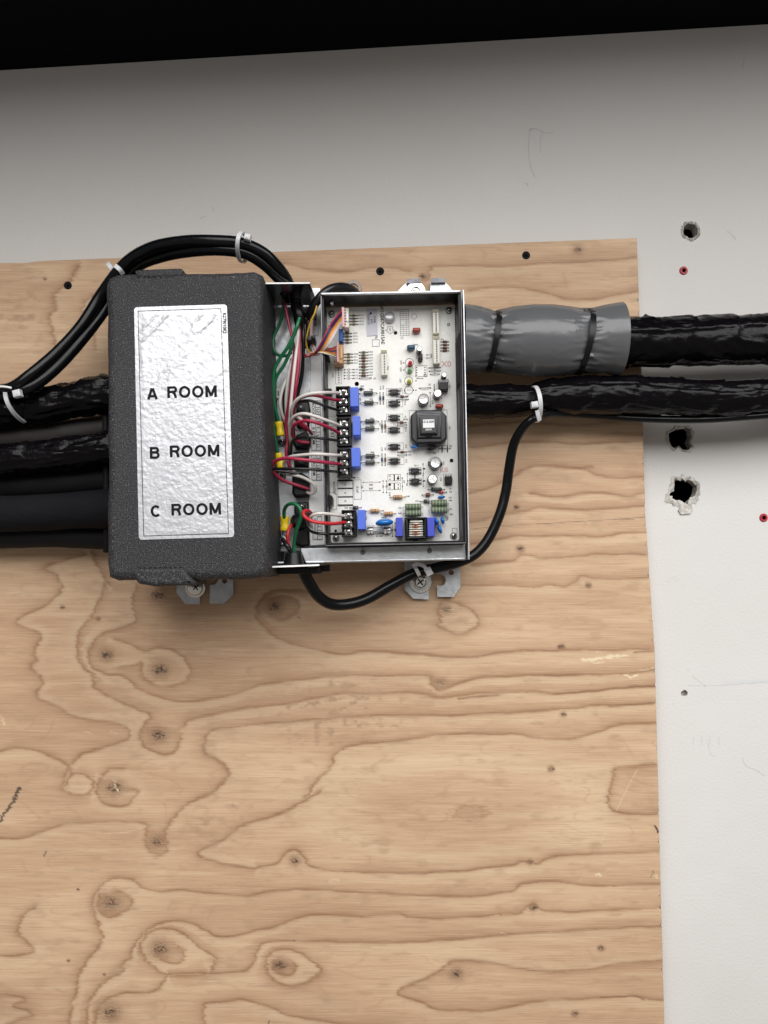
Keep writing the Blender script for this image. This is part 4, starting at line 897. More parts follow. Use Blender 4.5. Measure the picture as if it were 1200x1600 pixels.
for y0, y1 in ((741.5, 751), (755, 764.7)):
    mb.line([(606, y0), (625.5, y0 - .5), (625.8, y1), (606.2, y1 + .5)], .5, E, 1, closed=True); mb.line([(616, y0), (616.2, y1)], 1.7, E + .0001, 1); dots((609.3, y0 + 2.5), (609.3, y1 - 2.2), (622.3, y0 + 2.5), (622.3, y1 - 2.2))
mb.disc(622, 747.5, 2.0, E + .0001, 1); mb.disc(609, 757.3, 2.0, E + .0001, 1)
mb.line([(628.5, 747), (629, 768)], .45, E, 1); dots((628.5, 747), (629, 760)); T('J10', 631.5, 752.5, E, 2.3, rot=-89, mi=1)
for x0, y0, x1, y1 in ((639, 731, 658, 741), (640, 747.5, 659, 757.5)): mb.line([(x0, y0), (x1, y0 - .5), (x1 + .3, y1), (x0 + .3, y1 + .5)], .5, E, 1, closed=True)
mb.line([(648.2, 741), (648.4, 748)], 1.5, E + .0001, 1); mb.line([(636.5, 740), (637, 755)], .45, E, 1); dots((636.5, 740), (637, 751))
for y0, y1 in ((725, 740), (743, 760)): mb.line([(661, y0), (661.4, y1)], .6, E, 1); dots((661, y0), (661.4, y1)); mb.line([(660.5, (y0 + y1) / 2), (664.5, (y0 + y1) / 2 - .2)], 2.0, E + .0001, 1)
mb.line([(639.3, 641.5), (698.5, 640.5), (699.6, 696), (640.5, 697)], .5, E, 1, closed=True)
mb.line([(693, 741), (706, 740.5), (706.3, 758), (693.3, 758.4)], .45, E, 1, closed=True); dots((696.5, 743), (703.5, 743))
mb.line([(672, 613), (672.6, 634)], .5, E, 1); dots((672, 613.5), (672.6, 634.5)); mb.disc(655, 557.5, 4.6, E, 1, r2=4.1)
mb.line([(666, 700), (685, 698.8), (685.3, 706), (666.2, 707)], .4, E, 1, closed=True)
for x in (690.7, 699): mb.line([(x, 696.5), (x + .2, 707)], 1.7, E + .0001, 1)
mb.disc(679.5, 724.5, 11, E, 2, r2=10.5, n=30); mb.disc(697, 809.7, 3.6, E, 1, r2=3.0); mb.disc(697, 809.7, 1.5, E, 1, r2=.9)
mb.line([(706.5, 825.5), (714, 825.2), (714.2, 833.5), (706.7, 833.8)], .5, E, 1, closed=True)
mb.line([(572, 822), (584, 821.7), (585, 824.5), (611, 824), (611.5, 834.3), (572.3, 835)], .5, E, 1, closed=True); T('4A250V', 595, 833.7, E, 2.2, mi=1, bold=.02)
for x in (612.8, 617.3): mb.line([(x, 817), (x + .4, 838)], .6, E, 1); dots((x, 817), (x + .4, 838)); mb.disc(x + .2, 828, 1.4, E + .0001, 1)
mb.line([(523.5, 571), (524.3, 600), (533.5, 599.7), (532.8, 571)], .45, E, 2); 
for i in range(7): dots((529 + i * .1, 575.5 + i * 3.6))
T('CN3', 520, 586, E, 2.6, rot=-89, mi=2)
for i in range(4):
    y = 577.7 + i * 4.6; mb.line([(538.5, y), (551.5, y - .3)], .35, E, 2); mb.disc(545, y, 2, E, 2, r2=1.5, n=14); dots((538.3, y), (551.7, y - .3)); T('R17%d' % i, 556.3, y - .3, E, 2.3, mi=2)
for y0, n_, x_ in ((492.5, 4, 565), (520.5, 4, 555.5), (553, 4, 556.3)):
    for i in range(n_): T('R%d' % (205 + i * 3 + int(x_) % 7), x_, y0 + i * 4.7, E, 2.3, mi=2)
for i in range(9): T('R%d' % (225 + i * 4), 579.3, 549.7 + i * 4.55, E, 2.3, mi=2)
mb.line([(512, 503.5), (520.5, 503.2), (520.8, 511.5), (512.3, 511.8)], .4, E, 2, closed=True)
mb.line([(513.5, 650.5), (523.5, 650.2), (523.7, 666), (513.7, 666.3)], .4, E, 2)
for y in (625, 633, 673, 682, 721, 729): mb.line([(516, y), (523, y - .2)], 1.1, E, 2)
for y, s_ in ((629, 'A'), (677.5, 'B'), (725.5, 'C')): T(s_, 519.5, y, E, 4.5, rot=-89, mi=2)
T('TB', 521, 818, E, 3, rot=-89, mi=1)
BOARD = mb.build('circuit_board', [M_pcb, M_ink, M_grayink, M_pinkink], BOX, smooth=0, recalc=False)
# ------------------------------------------------------------------ components on the board (sub-parts)
B1 = U(1, BD)
def bpt(px, py, h): return P(px, py, BD + h)
def on(px, py, h):    # a world point that stands on the board under photo pixel (px,py) seen at height h
    return P(px, py, BD + h)
def axial(px, py, L, r, Lb, mats, bands, rot=1.2, h=None, name='resistor', n=14, label=None, sag=0):
    """axial part: L total lead span px, Lb body length px, r body radius px; bands = list of (t, material index)"""
    h = (r * B1 * 1.15 if h is None else h); c = on(px, py, h); a = math.radians(rot); ux = Vector((math.cos(a), 0, math.sin(a)))
    mb = MB(); k = U(1, BD + h)
    prof = [(-.5, .35), (-.47, .8), (-.40, 1), (-.28, 1), (-.24, .9), (.24, .9), (.28, 1), (.40, 1), (.47, .8), (.5, .35)] if bands is not None and name == 'resistor' else [(-.5, .5), (-.48, .95), (-.44, 1), (.44, 1), (.48, .95), (.5, .5)]
    ts = sorted(set([p[0] for p in prof] + [b for s_, e_, _ in (bands or []) for b in (s_, e_)]))
    pts = [c + ux * (t * Lb * k) for t in ts]; rad = [np.interp(t, [p[0] for p in prof], [p[1] for p in prof]) * r * k for t in ts]
    mis = []
    for i in range(len(ts) - 1):
        m_ = (ts[i] + ts[i + 1]) / 2; q = 0
        for s_, e_, b in (bands or []):
            if s_ < m_ < e_: q = b
        mis.append(q)
    mb.tube(pts, rad, n, mis)
    li = len(mats) - 1
    for s_ in (-1, 1):
        p = [c + ux * (s_ * Lb * .49 * k), c + ux * (s_ * (Lb / 2 + (L - Lb) * .25) * k) + Vector((0, 0, 0)), c + ux * (s_ * (L / 2 - .6) * k) + Vector((0, h * .25, 0)), c + ux * (s_ * L / 2 * k) + Vector((0, h, 0))]
        mb.tube([Vector(v) for v in catmull(p, 3)], .55 * k, 6, li)
        e = P(px + s_ * L / 2 * math.cos(a), py - s_ * L / 2 * math.sin(a), BD + h); mb.ellipsoid((c.x + ux.x * s_ * L / 2 * k, -BD, c.z + ux.z * s_ * L / 2 * k), 1.0 * k, .0006, 1.0 * k, n=8, mi=li)
    return mb.build(name, mats, BOARD, label=label, smooth=50)
G = [M_resg, M_resd, M_lead]
for (x, y) in ((575.5, 614), (576.5, 629), (578, 658), (578, 669.5), (578.5, 712), (578.5, 722.5)):
    axial(x, y, 27, 3.4, 15, G, [(-.34, -.29, 1), (-.18, -.10, 1), (-.02, .06, 1), (.14, .22, 1), (.30, .36, 1)])
for (x, y, L) in ((585.5, 798, 27), (607, 802.5, 23), (621.5, 776.5, 24)):
    axial(x, y, L, 3.3, 15, [M_resb, M_resbr, M_gold, M_lead], [(-.30, -.22, 1), (-.12, -.03, 1), (.06, .14, 1), (.30, .38, 2)])
axial(682, 764.5, 26, 3.0, 17, [M_resd, M_resg, M_lead], [(-.30, -.22, 1), (-.1, -.03, 1), (.1, .16, 1)])
K = [M_resk, M_resd, M_lead]; R_ = [M_resbr, M_resd, M_lead]
for y in (492.7, 497.3, 501.8, 506.5): axial(553, y, 13, 1.5, 5, K, [(-.2, 0, 1)], n=10)
for y in (520.7, 525.5, 530.5, 535): axial(543, y, 13, 1.5, 5, K, [(-.2, 0, 1)], n=10)
for y in (553, 557.5, 562.5, 566.8): axial(544.5, y, 13.5, 1.5, 5, K, [(-.2, 0, 1)], n=10)
for i, y in enumerate((550, 554.6, 559, 563.6, 568.2, 572.8, 577.4, 582, 586.6)): axial(568, y, 13.5, 1.6, 5.5 if i % 3 != 2 else 7, [K, R_][i % 3 == 2 or i == 3], [(-.2, 0, 1)], n=10)
for y in (533.5, 538.5, 543.3, 547.7): axial(695, y, 12.5, 1.6, 6.5, R_, [(-.2, -.05, 1)], n=10)
for x, y, L in ((628.5, 619.5, 17), (627.5, 660, 14), (628.5, 706, 14)): axial(x, y, L, 1.7, 6, R_, [(-.1, .1, 1)], n=10)
for x, y, rows in ((594, 622, 0), (599, 622, 1), (597, 666, 2), (602, 666, 3), (597, 718, 0), (602, 718, 3)):
    axial(x, y, 18, 1.5, 6, [[M_bluedk, M_resd, M_lead], [M_navy, M_resd, M_lead], [M_resg, M_resd, M_lead], [M_resbr, M_resd, M_lead]][rows], [(-.1, .1, 1)], rot=91, n=10, name='diode')
axial(564, 607.5, 9, 2.0, 5, [M_resd, M_lead], None, name='diode', n=10); axial(555.5, 793, 18, 2.6, 8.5, [M_resd, M_capg, M_lead], [(.2, .3, 1)], name='diode')
axial(668.5, 773, 18, 3.0, 7, [M_resbr, M_resd, M_lead], [(-.1, .05, 1)], name='diode', label='maroon diode'); axial(689.5, 769, 17, 2.2, 6.5, [M_ledr, M_resd, M_lead], [(-.3, -.1, 1)], name='diode'); axial(666.5, 783, 20, 2.8, 9, [M_resd, M_capg, M_lead], [(.15, .3, 1)], name='diode')
axial(678.5, 605, 9, 0.9, 5, [M_capg, M_resd, M_lead], None, rot=91, name='diode', n=8)
def jumper(x0, y0, x1, y1):
    mb = MB(); a, b = on(x0, y0, 0), on(x1, y1, 0); m = [a, a + (b - a) * .08 + Vector((0, -.0011, 0)), a + (b - a) * .5 + Vector((0, -.0014, -.0002)), a + (b - a) * .92 + Vector((0, -.0011, 0)), b]
    mb.tube(catmull(m, 4), .5 * B1, 6); 
    for q in (a, b): mb.ellipsoid(q, 1.1 * B1, .0006, 1.1 * B1, n=8)
    mb.build('jumper_wire', M_lead, BOARD, smooth=50)
for j in ((620, 624.5, 638, 624), (621, 664.3, 635, 664), (621.5, 711, 635.5, 710.7), (561.5, 591.3, 580, 590.7), (670, 575, 688, 574.3), (670.5, 580, 688, 579.5), (672.5, 585, 686, 584.6), (655.5, 606.7, 673, 606), (687, 701, 704, 700.3)): jumper(*j)
def opto(x, y):
    mb = MB(); w_, h_ = 12.0, 8.2
    mb.box(x - w_ / 2, y - h_ / 2, x + w_ / 2, y + h_ / 2, BD + .0036, BD + .0006, 0, bev=.0004)
    for sx_ in (-1, 1):
        for sy_ in (-1, 1): mb.box(x + sx_ * 7.6 - 1.8, y + sy_ * 2.5 - .9, x + sx_ * 7.6 + 1.8, y + sy_ * 2.5 + .9, BD + .0017, BD, 1, bev=.0002)
    mb.disc(x - 4, y + 2, .8, BD + .0037, 2); mb.text('817', x, y, BD + .00372, 2.4, mi=2)
    mb.build('optocoupler', [M_black, M_lead, M_grayink], BOARD, smooth=35)
for q in ((616, 612), (616, 629.5), (616, 652), (615.8, 671), (616, 697.3), (616.3, 719.6), (648.5, 735.5), (649, 752)): opto(*q)
def ecap(x, y, r, h, stripe=0, vent=True):
    """x,y = centre of the top as seen"""
    mb = MB(); d = BD + h
    mb.lathe(x, y, d, [(.01, d - .0003), (r * .80, d - .0003), (r * .86, d), (r * .97, d - .0002), (r, d - .001), (r, BD + .0022), (r * .93, BD + .0017), (r, BD + .0012), (r, BD)], 30, [1, 1, 0, 0, 0, 0, 0, 0])
    if vent:
        for a in (90, 210, 330): mb.line([(x, y), (x + r * .72 * math.cos(math.radians(a + stripe)), y - r * .72 * math.sin(math.radians(a + stripe)))], r * .10, d - .0002, 2)
    c = on(x, y, h); a0 = math.radians(stripe); vs = []
    for i in range(7):
        a = a0 - .35 + .7 * i / 6
        for dd in (d - .001, BD + .0025): vs.append((c.x + (r * 1.01) * U(1, d) * math.cos(a), -dd, c.z + r * 1.01 * U(1, d) * math.sin(a)))
    mb.add(vs, [(2 * i, 2 * i + 2, 2 * i + 3, 2 * i + 1) for i in range(6)], 2)
    mb.build('electrolytic_capacitor', [M_cap, M_captop, M_capg], BOARD, smooth=50)
ecap(662, 623.3, 8.6, .0115, 200); ecap(684, 614, 6.6, .0115, 330); ecap(655.5, 544.5, 4.3, .011, 300, False); ecap(694.3, 585, 4.2, .011, 250, False); ecap(680.3, 723, 8.6, .0115, 250); ecap(676, 748, 7.8, .0115, 100)
mb = MB(); mb.box(686.5, 722, 691, 727, BD + .002, BD, 0); mb.box(669.5, 721, 673, 727, BD + .002, BD, 0); mb.build('chip', M_black, BOARD)
def blk(name, x0, y0, x1, y1, h, m, bev=.0006, rot=1.2, label=None, h0=0, steps=2):
    mb = MB(); mb.box(x0, y0, x1, y1, BD + h, BD + h0, 0, bev=bev, rot=rot, steps=steps); return mb.build(name, m, BOARD, label=label, smooth=40)
blk('transistor', 653.5, 552, 660.5, 562, .007, M_black, .001); mb = MB(); mb.box(686, 596.5, 700.5, 609, BD + .008, BD, 0, bev=.0006); mb.box(685, 592.5, 701, 597.5, BD + .006, BD, 1, bev=.0003); mb.box(689.5, 589, 697, 594, BD + .005, BD, 0); mb.build('voltage_regulator', [M_black, M_steeld], BOARD)
mb = MB(); mb.box(695, 744, 706, 756, BD + .0042, BD + .0008, 0, bev=.0005)
for x in (697, 700.3, 704): mb.box(x - .8, 742, x + .8, 744.5, BD + .002, BD, 1); mb.box(x - .8, 755.5, x + .8, 758, BD + .002, BD, 1)
mb.build('chip', [M_black, M_lead], BOARD)
def lens(x, y, m, lb):
    mb = MB(); d = BD + .0075; r = 3.3
    mb.lathe(x, y, d, [(.01, d), (r * .35, d - .0001), (r * .7, d - .0006), (r * .93, d - .0014), (r, d - .0025), (r, BD + .002), (r * 1.15, BD + .002), (r * 1.15, BD + .001), (r, BD)], 22)
    mb.build('indicator_lamp', m, BOARD, label=lb, smooth=60)
lens(641.2, 566, M_ledr, 'red lens'); lens(640.6, 577, M_ledg, 'green lens'); lens(639.6, 594.6, M_ledy, 'yellow lens')
def blob(name, x, y, rx, ry, h, m, rot=0, thick=None, label=None):
    """lying or standing lacquered disc: rx, ry radii in px as seen at height h"""
    mb = MB(); c = on(x, y, h); k = U(1, BD + h); mb.ellipsoid(c, rx * k, thick or h * .9, ry * k, rot=rot, n=24)
    for s_ in (-.5, .5):
        a = math.radians(rot); p = c + Vector((math.cos(a), 0, math.sin(a))) * (s_ * rx * k); mb.tube([p, Vector((p.x, -BD, p.z))], .45 * k, 6, 1)
    return mb.build(name, [m, M_lead], BOARD, label=label, smooth=70)
def loz(name, x, y, w_, h_, m, hh=.006):
    mb = MB(); c = 1.6; pts = [(x - w_ / 2 + c, y - h_ / 2), (x + w_ / 2 - c, y - h_ / 2 - .2), (x + w_ / 2, y - h_ / 2 + c), (x + w_ / 2, y + h_ / 2 - c), (x + w_ / 2 - c, y + h_ / 2), (x - w_ / 2 + c, y + h_ / 2 + .2), (x - w_ / 2, y + h_ / 2 - c), (x - w_ / 2, y - h_ / 2 + c)]
    mb.prism(pts, BD + hh, BD + .001, 0, bev=.0012, steps=3); mb.build(name, m, BOARD, smooth=60)
loz('film_capacitor', 651, 514.5, 12.5, 6.2, M_redc); loz('film_capacitor', 642.3, 541.5, 12.5, 6.2, M_bluedk); loz('film_capacitor', 686.8, 633.7, 12.5, 5.8, M_redc)
blob('disc_capacitor', 648, 698.5, 6.8, 3.0, .006, M_blued, 8, .004); blob('disc_capacitor', 674.5, 701, 7.5, 3.0, .006, M_black, 18, .004); blob('disc_capacitor', 689.5, 777, 6.2, 2.7, .006, M_blued, 8, .004)
blob('disc_capacitor', 600.5, 816.5, 14, 6.3, .010, M_blued, 6, .007, 'large blue disc capacitor'); blob('disc_capacitor', 682, 814.5, 6.8, 3.4, .007, M_blued, -68, .005); blob('disc_capacitor', 691.5, 813, 6.3, 3.2, .007, M_blued, -75, .005); blob('disc_capacitor', 687.2, 827, 7.3, 3.3, .008, M_blued, -72, .005)
# film capacitors (blue boxes) beside the terminal blocks
for x0, y0, x1, y1 in ((547, 604.8, 560.2, 635), (551, 650, 563, 680), (549, 699.3, 562.8, 729), (558.3, 796.5, 571, 827)): blk('film_capacitor', x0, y0, x1, y1, .019, M_relay, .0005)
for x0, y0, x1, y1 in ((619, 808.5, 629.5, 838), (667.7, 808.2, 679, 838.2)): blk('film_capacitor', x0, y0, x1, y1, .013, M_relay2, .0005)
for x0, y0, x1, y1 in ((547, 604.8, 560.2, 635),): pass
def terminal_block(x0, y0, y1, xs, sy, x2=None):
    x1 = x0 + 23; mb = MB(); mb.box(x0, y0, x1, y1, BD + .0085, BD, 0, bev=.0006)
    p = (y1 - y0 - 1.5) / 3
    for i in range(4):
        y = y0 + .7 + i * p; mb.box(x0 - .3, y - 1.0, x1 - 2, y + 1.0, BD + .0145, BD + .008, 0, bev=.0004)
    mb.box(x1 - 4.5, y0, x1, y1, BD + .0135, BD + .008, 0, bev=.0005)
    for i, y in enumerate(sy):
        d = BD + .0092; mb.box(xs - 6, y - 4.6, xs + 5.6, y + 4.6, d + .0004, BD + .008, 1, bev=.0002, rot=8)
        mb.lathe(xs + .3, y, d, [(4.5, d + .0004), (4.5, d + .0018), (3.9, d + .0026), (2.2, d + .0031), (.01, d + .0032)], 18, 1)
        for a in (38 + 14 * i, 128 + 14 * i):
            c, s_ = math.cos(math.radians(a)) * 2.7, math.sin(math.radians(a)) * 2.7; mb.line([(xs + .3 - c, y - s_), (xs + .3 + c, y + s_)], 1.1, d + .0034, 2)  # dark strokes painted in for the shaded slots of the terminal screws
        for s_ in (-1, 1): mb.box(xs + s_ * 5.0 - 1.4, y + 2.6, xs + s_ * 5.0 + 1.4, y + 4.8, d + .002, d, 1, rot=20 * s_)
    return mb.build('terminal_block', [M_black, M_chrome, M_blackmat], BOARD, smooth=35)
TB = [(525, 603.5, 648, 536.3, (612, 625, 638.5)), (526.2, 652.5, 696.5, 537, (660.3, 674, 687.3)), (527, 701, 745, 537.5, (708.8, 722, 735.5)), (534, 797, 838, 544.3, (805.3, 817.5, 830.5))]
for x0, y0, y1, xs, sy in TB: terminal_block(x0, y0, y1, xs, sy)
# connectors
def header(x0, y0, x1, y1, n, key=True):
    mb = MB(); mb.box(x0, y0, x1, y1, BD + .007, BD, 0, bev=.0003, rot=1.3)
    mb.box(x0 + 2.6, y0 + 2.2, x1 - 1.6, y1 - 1.6, BD + .0072, BD + .006, 1, rot=1.3, bev=0)
    for i in range(n):
        y = y0 + 3.5 + (y1 - y0 - 6) * (i + .3) / n; x = (x0 + x1) / 2 + .6 + (i / n - .5) * .6; mb.box(x - .9, y - .7, x + 1.1, y + 1.1, BD + .0082, BD + .007, 2)
    if key: mb.box(x0 + .6, y0 + .4, x1 - .6, y0 + 4.6, BD + .0078, BD + .006, 3, rot=1.3)
    mb.build('pin_header', [M_cream, M_paper, M_lead, M_creamd], BOARD, smooth=0)
header(595.3, 546.5, 605, 586, 8); header(676.3, 482.8, 685.8, 521, 10); header(676.8, 525, 687, 568, 10)
# power resistors, choke, transformer
def pres(x0, x1, y, r, rows):
    mb = MB(); h = .006; k = U(1, BD + h); a, b = on(x0, y + .3, h), on(x1, y - .3, h)
    ts = np.linspace(0, 1, 41); mis = [1 if (i % 8 == 4) else 0 for i in range(40)]
    mb.tube([a + (b - a) * float(t) for t in ts], [r * k * (.9 if t in (0, 1) else 1) * (1.0 + .05 * math.sin(t * 60)) for t in ts], 14, mis); mb.tube([a, Vector((a.x - .0012, a.y, a.z)), Vector((a.x - .0016, -BD, a.z))], .5 * k, 6, 2); mb.tube([b, Vector((b.x + .0012, b.y, b.z)), Vector((b.x + .0016, -BD, b.z))], .5 * k, 6, 2)
    mb.build('power_resistor', [M_pgreen, M_pdot, M_lead], BOARD, smooth=50)
for y in (791.8, 802): pres(633, 658, y, 5.0, 1)
for y in (786.2, 797): pres(673.8, 698.3, y, 5.2, 1)
def choke():
    mb = MB(); q = [(632.5, 809), (666.5, 808), (667.5, 841.5), (633.5, 842.5)]; qi = [(637, 812), (662.5, 811.2), (663.4, 838), (637.8, 838.8)]
    frame(mb, qi, q, BD + .014, BD, 0, bev=.0008); mb.prism(q, BD + .003, BD, 0); mb.box(646, 841, 653, 845, BD + .008, BD, 0)
    for i in range(7):
        y = 814.5 + i * 3.7; c = 2 if i in (1, 2, 4, 5) else 1; k = U(1, BD + .010)
        mb.tube([on(640, y + .2, .009), on(650, y, .0115), on(660.5, y - .3, .009)], 1.3 * k, 8, 1)
        if c == 2: mb.tube([on(644, y + 1.6, .010), on(650, y + 1.5, .0125), on(656, y + 1.2, .010)], 1.5 * k, 8, 2)
    mb.prism([(641, 813.5), (660, 813), (660.2, 815.4), (641.2, 815.9)], BD + .012, BD + .006, 1)
    mb.build('choke_coil', [M_black, M_bobbin, M_copper], BOARD, smooth=40)
choke()
def transformer():
    mb = MB(); o8 = lambda x0, y0, x1, y1, c: [(x0 + c, y0), (x1 - c, y0 - .8), (x1, y0 + c), (x1 + .6, y1 - c), (x1 - c, y1), (x0 + c, y1 + .8), (x0 + .3, y1 - c), (x0, y0 + c)]
    mb.prism(o8(641.5, 640.5, 698, 694, 9), BD + .012, BD + .0, 0, bev=.0015, steps=3)
    mb.box(651, 642.5, 689.5, 691, BD + .0135, BD + .01, 0, bev=.0006)
    for y in (645, 647.3): mb.box(652, y, 688, y + .9, BD + .0139, BD + .013, 1)
    mb.box(652, 648.5, 689.5, 684.5, BD + .0155, BD + .012, 0, bev=.001)
    mb.box(656.3, 651.5, 683.5, 678.5, BD + .0185, BD + .014, 0, bev=.0006); mb.box(658, 653.3, 681.7, 676.7, BD + .0192, BD + .018, 0, bev=.0004)
    mb.box(665, 679, 675.5, 682, BD + .017, BD + .015, 2)
    mb.box(660.8, 655.3, 678.7, 668.3, BD + .0194, BD + .0191, 3, rot=1.5); mb.text('1512-02R', 669.5, 658.8, BD + .0196, 3.3, rot=1.5, mi=4); mb.text('2201R', 669.7, 671, BD + .01935, 2.7, rot=1.5, mi=3)
    mb.build('transformer', [mat('transformer_resin', (.016, .018, .022), .33), M_steeld, M_blackmat, M_paper, M_ink], BOARD, smooth=35)
transformer()
# fuse
mb = MB(); k = U(1, BD + .004)
mb.tube([on(577, 829.5, .004), on(607, 828.6, .004)], 2.0 * k, 12, 0)
for x in (578.5, 604.5):
    mb.box(x - 4.8, 826.2, x + 4.8, 829.2, BD + .0055, BD + .001, 1, bev=.0004); mb.box(x - 4.2, 830.3, x - .6, 833.4, BD + .005, BD + .001, 1); mb.box(x + .8, 830.3, x + 4.4, 833.4, BD + .005, BD + .001, 1); mb.box(x - 4.8, 823.6, x + 4.8, 825.6, BD + .004, BD + .0003, 2)
mb.build('fuse', [M_glass, M_chrome, M_blackmat], BOARD, smooth=40)
# screws, disc, sticker
for x, y in ((518.3, 491), (701.3, 485.3), (525.3, 840.5), (708.5, 837.3)):
    pan_screw(x, y, 4.6, BD, BOARD, 'board_screw', M_chrome, True, 40)
mb = MB(); d = BD + .003; mb.lathe(609, 495.3, d, [(.01, d), (6.2, d), (7, d + .0003), (8.3, d), (8.5, BD)], 30); mb.build('metal_disc', M_disc, BOARD, smooth=50)
mb = MB(); mb.prism([(572.3, 483), (589, 482.2), (590, 524), (573.5, 525)], BD + .0006, BD + .0003, 0)
for x, s_ in ((576, 'RZA0129'), (585.5, '41508')): mb.text(s_, x, 499, BD + .0008, 3, rot=-89, mi=1)
mb.disc(579.3, 489.5, 1.8, BD + .0008, 2, n=8); mb.text('632', 581, 502, BD + .0008, 3.6, rot=-89, mi=1)
mb.build('barcode_sticker', [M_lav, M_grayink, M_ink], BOARD, smooth=0, recalc=False)
mb = MB(); mb.box(529, 513.5, 535.5, 533.5, BD + .010, BD, 0, bev=.0006); mb.build('blue_socket', mat('blue_socket', (.01, .08, .35), .4), BOARD)

# ------------------------------------------------------------------ wires and cables
def wpath(pts, n=7): return [Vector(v) for v in catmull([tuple(P(*p)) for p in pts], n)]
def wire(name, pts, r, m, parent=None, n=10, label=None, **kw):
    mb = MB(); p = wpath(pts); dm = sum(q[2] for q in pts) / len(pts); mb.tube(p, U(r, dm), n)
    return mb.build(name, m, parent, label=label, smooth=70, **kw)
# three room cables: arcs over the foam cover into the top bushings
def cable(pts, r, lb, grp, name='power_cable'):
    mb = MB(); mb.tube(wpath(pts, 8), U(r, .09), 18); return tag(mb.build(name, M_jacket, smooth=70), lb, 'cable', grp)
arc1 = [(-900, 740, .090), (-400, 668, .085), (-60, 612, .075), (-10, 610, .080), (18, 606, .088), (45, 588, .088), (90, 550, .080), (128, 508, .075), (162, 455, .072), (196, 412, .085), (236, 388, .100), (285, 378, .108), (335, 377, .112), (378, 381, .110), (412, 396, .105), (436, 420, .098), (449, 440, .090), (452, 458, .084), (454, 470, .080)]
arc2 = [(-900, 765, .085), (-400, 690, .080), (-60, 634, .072), (-10, 622, .078), (28, 612, .086), (60, 598, .084), (96, 567, .078), (132, 526, .072), (163, 485, .064), (188, 448, .066), (215, 416, .080), (255, 400, .094), (300, 392, .104), (345, 390, .108), (384, 396, .106), (414, 414, .100), (437, 436, .094), (458, 452, .088), (465, 480, .082), (469, 497, .080)]
arc3 = [(-900, 750, .070), (-400, 680, .065), (-60, 626, .055), (20, 622, .060), (70, 592, .066), (115, 540, .064), (158, 478, .056), (185, 434, .066), (225, 404, .084), (280, 388, .094), (335, 385, .099), (382, 390, .098), (412, 404, .095), (434, 428, .088), (444, 446, .080), (444, 466, .078)]
GRP = 'black cables looping over the foam cover'
C1 = cable(arc1, 9.2, 'outermost thick black cable arching over the top of the foam cover', GRP)
C2 = cable(arc2, 9.0, 'innermost thick black cable arching over the top of the foam cover', GRP)
C3 = cable(arc3, 7.4, 'thick black cable tucked behind the other two arching over the foam cover', GRP)
mb = MB(); mb.tube(wpath([(463, 478, .086), (467, 492, .088), (470, 508, .086)]), [U(9.5, .085)] * 15, 16); mb.build('tape_sleeve', M_wrap, C2, smooth=70)
W = 2.55
# to first block
wire('wire', [(468, 495, .084), (464, 540, .086), (459, 585, .088), (455, 625, .086), (453, 658, .082), (454, 684, .076)], W, M_white, C2)
wire('wire', [(530, 614, .0795), (522, 613.8, .088), (505, 613.5, .103), (484, 615.5, .105), (468, 621.5, .102), (459, 631, .097), (455, 645, .090), (458, 662, .078), (464, 672, .070)], W, M_white, C1, label='white wire into the first terminal block')
wire('wire', [(530, 625, .0795), (521, 624.3, .087), (505, 620.5, .098), (490, 617.5, .100), (476, 619.5, .098), (465, 626, .094), (460, 637, .088), (461, 650, .080), (466, 660, .074), (480, 672, .068)], W, M_red, C1, label='red wire into the first terminal block')
wire('wire', [(531, 640.5, .0795), (522, 639, .088), (508, 634.5, .096), (496, 629.5, .098), (484, 626, .098), (472, 627, .094), (462, 633.5, .088), (458, 646, .082), (457.5, 662, .076), (460, 684, .070)], W * .9, M_wblk, C1, label='black wire into the first terminal block')
# second
wire('wire', [(531, 665.5, .0795), (523, 661.5, .088), (506, 655.5, .098), (491, 650, .102), (476, 646.5, .102), (464, 648.5, .098), (456.5, 655, .093), (453.5, 666, .086), (453, 684, .078), (456, 698, .070)], W, M_white, C2, label='white wire into the second terminal block')
wire('wire', [(530, 677, .0795), (517, 669.5, .092), (497.5, 661.5, .102), (482, 657.3, .104), (469, 659, .100), (460, 664, .096), (456.5, 673, .090), (458.5, 683, .084), (468, 690, .078), (483, 691.5, .075)], W * 1.05, M_red, C2, label='red wire into the second terminal block')
wire('wire', [(531, 689, .0795), (520, 687.3, .090), (505.5, 685.5, .098), (485, 683, .099), (468, 684, .095), (458.5, 688, .088), (455, 696, .080), (455, 712, .072)], W * .9, M_wblk, C2, label='black wire into the second terminal block')
wire('wire', [(470, 652, .080), (473, 660, .084), (480, 669, .082), (487, 678, .074)], W, M_red, C2); wire('wire', [(462, 650, .078), (470, 655, .084), (478, 664, .080)], W, M_white, C2)
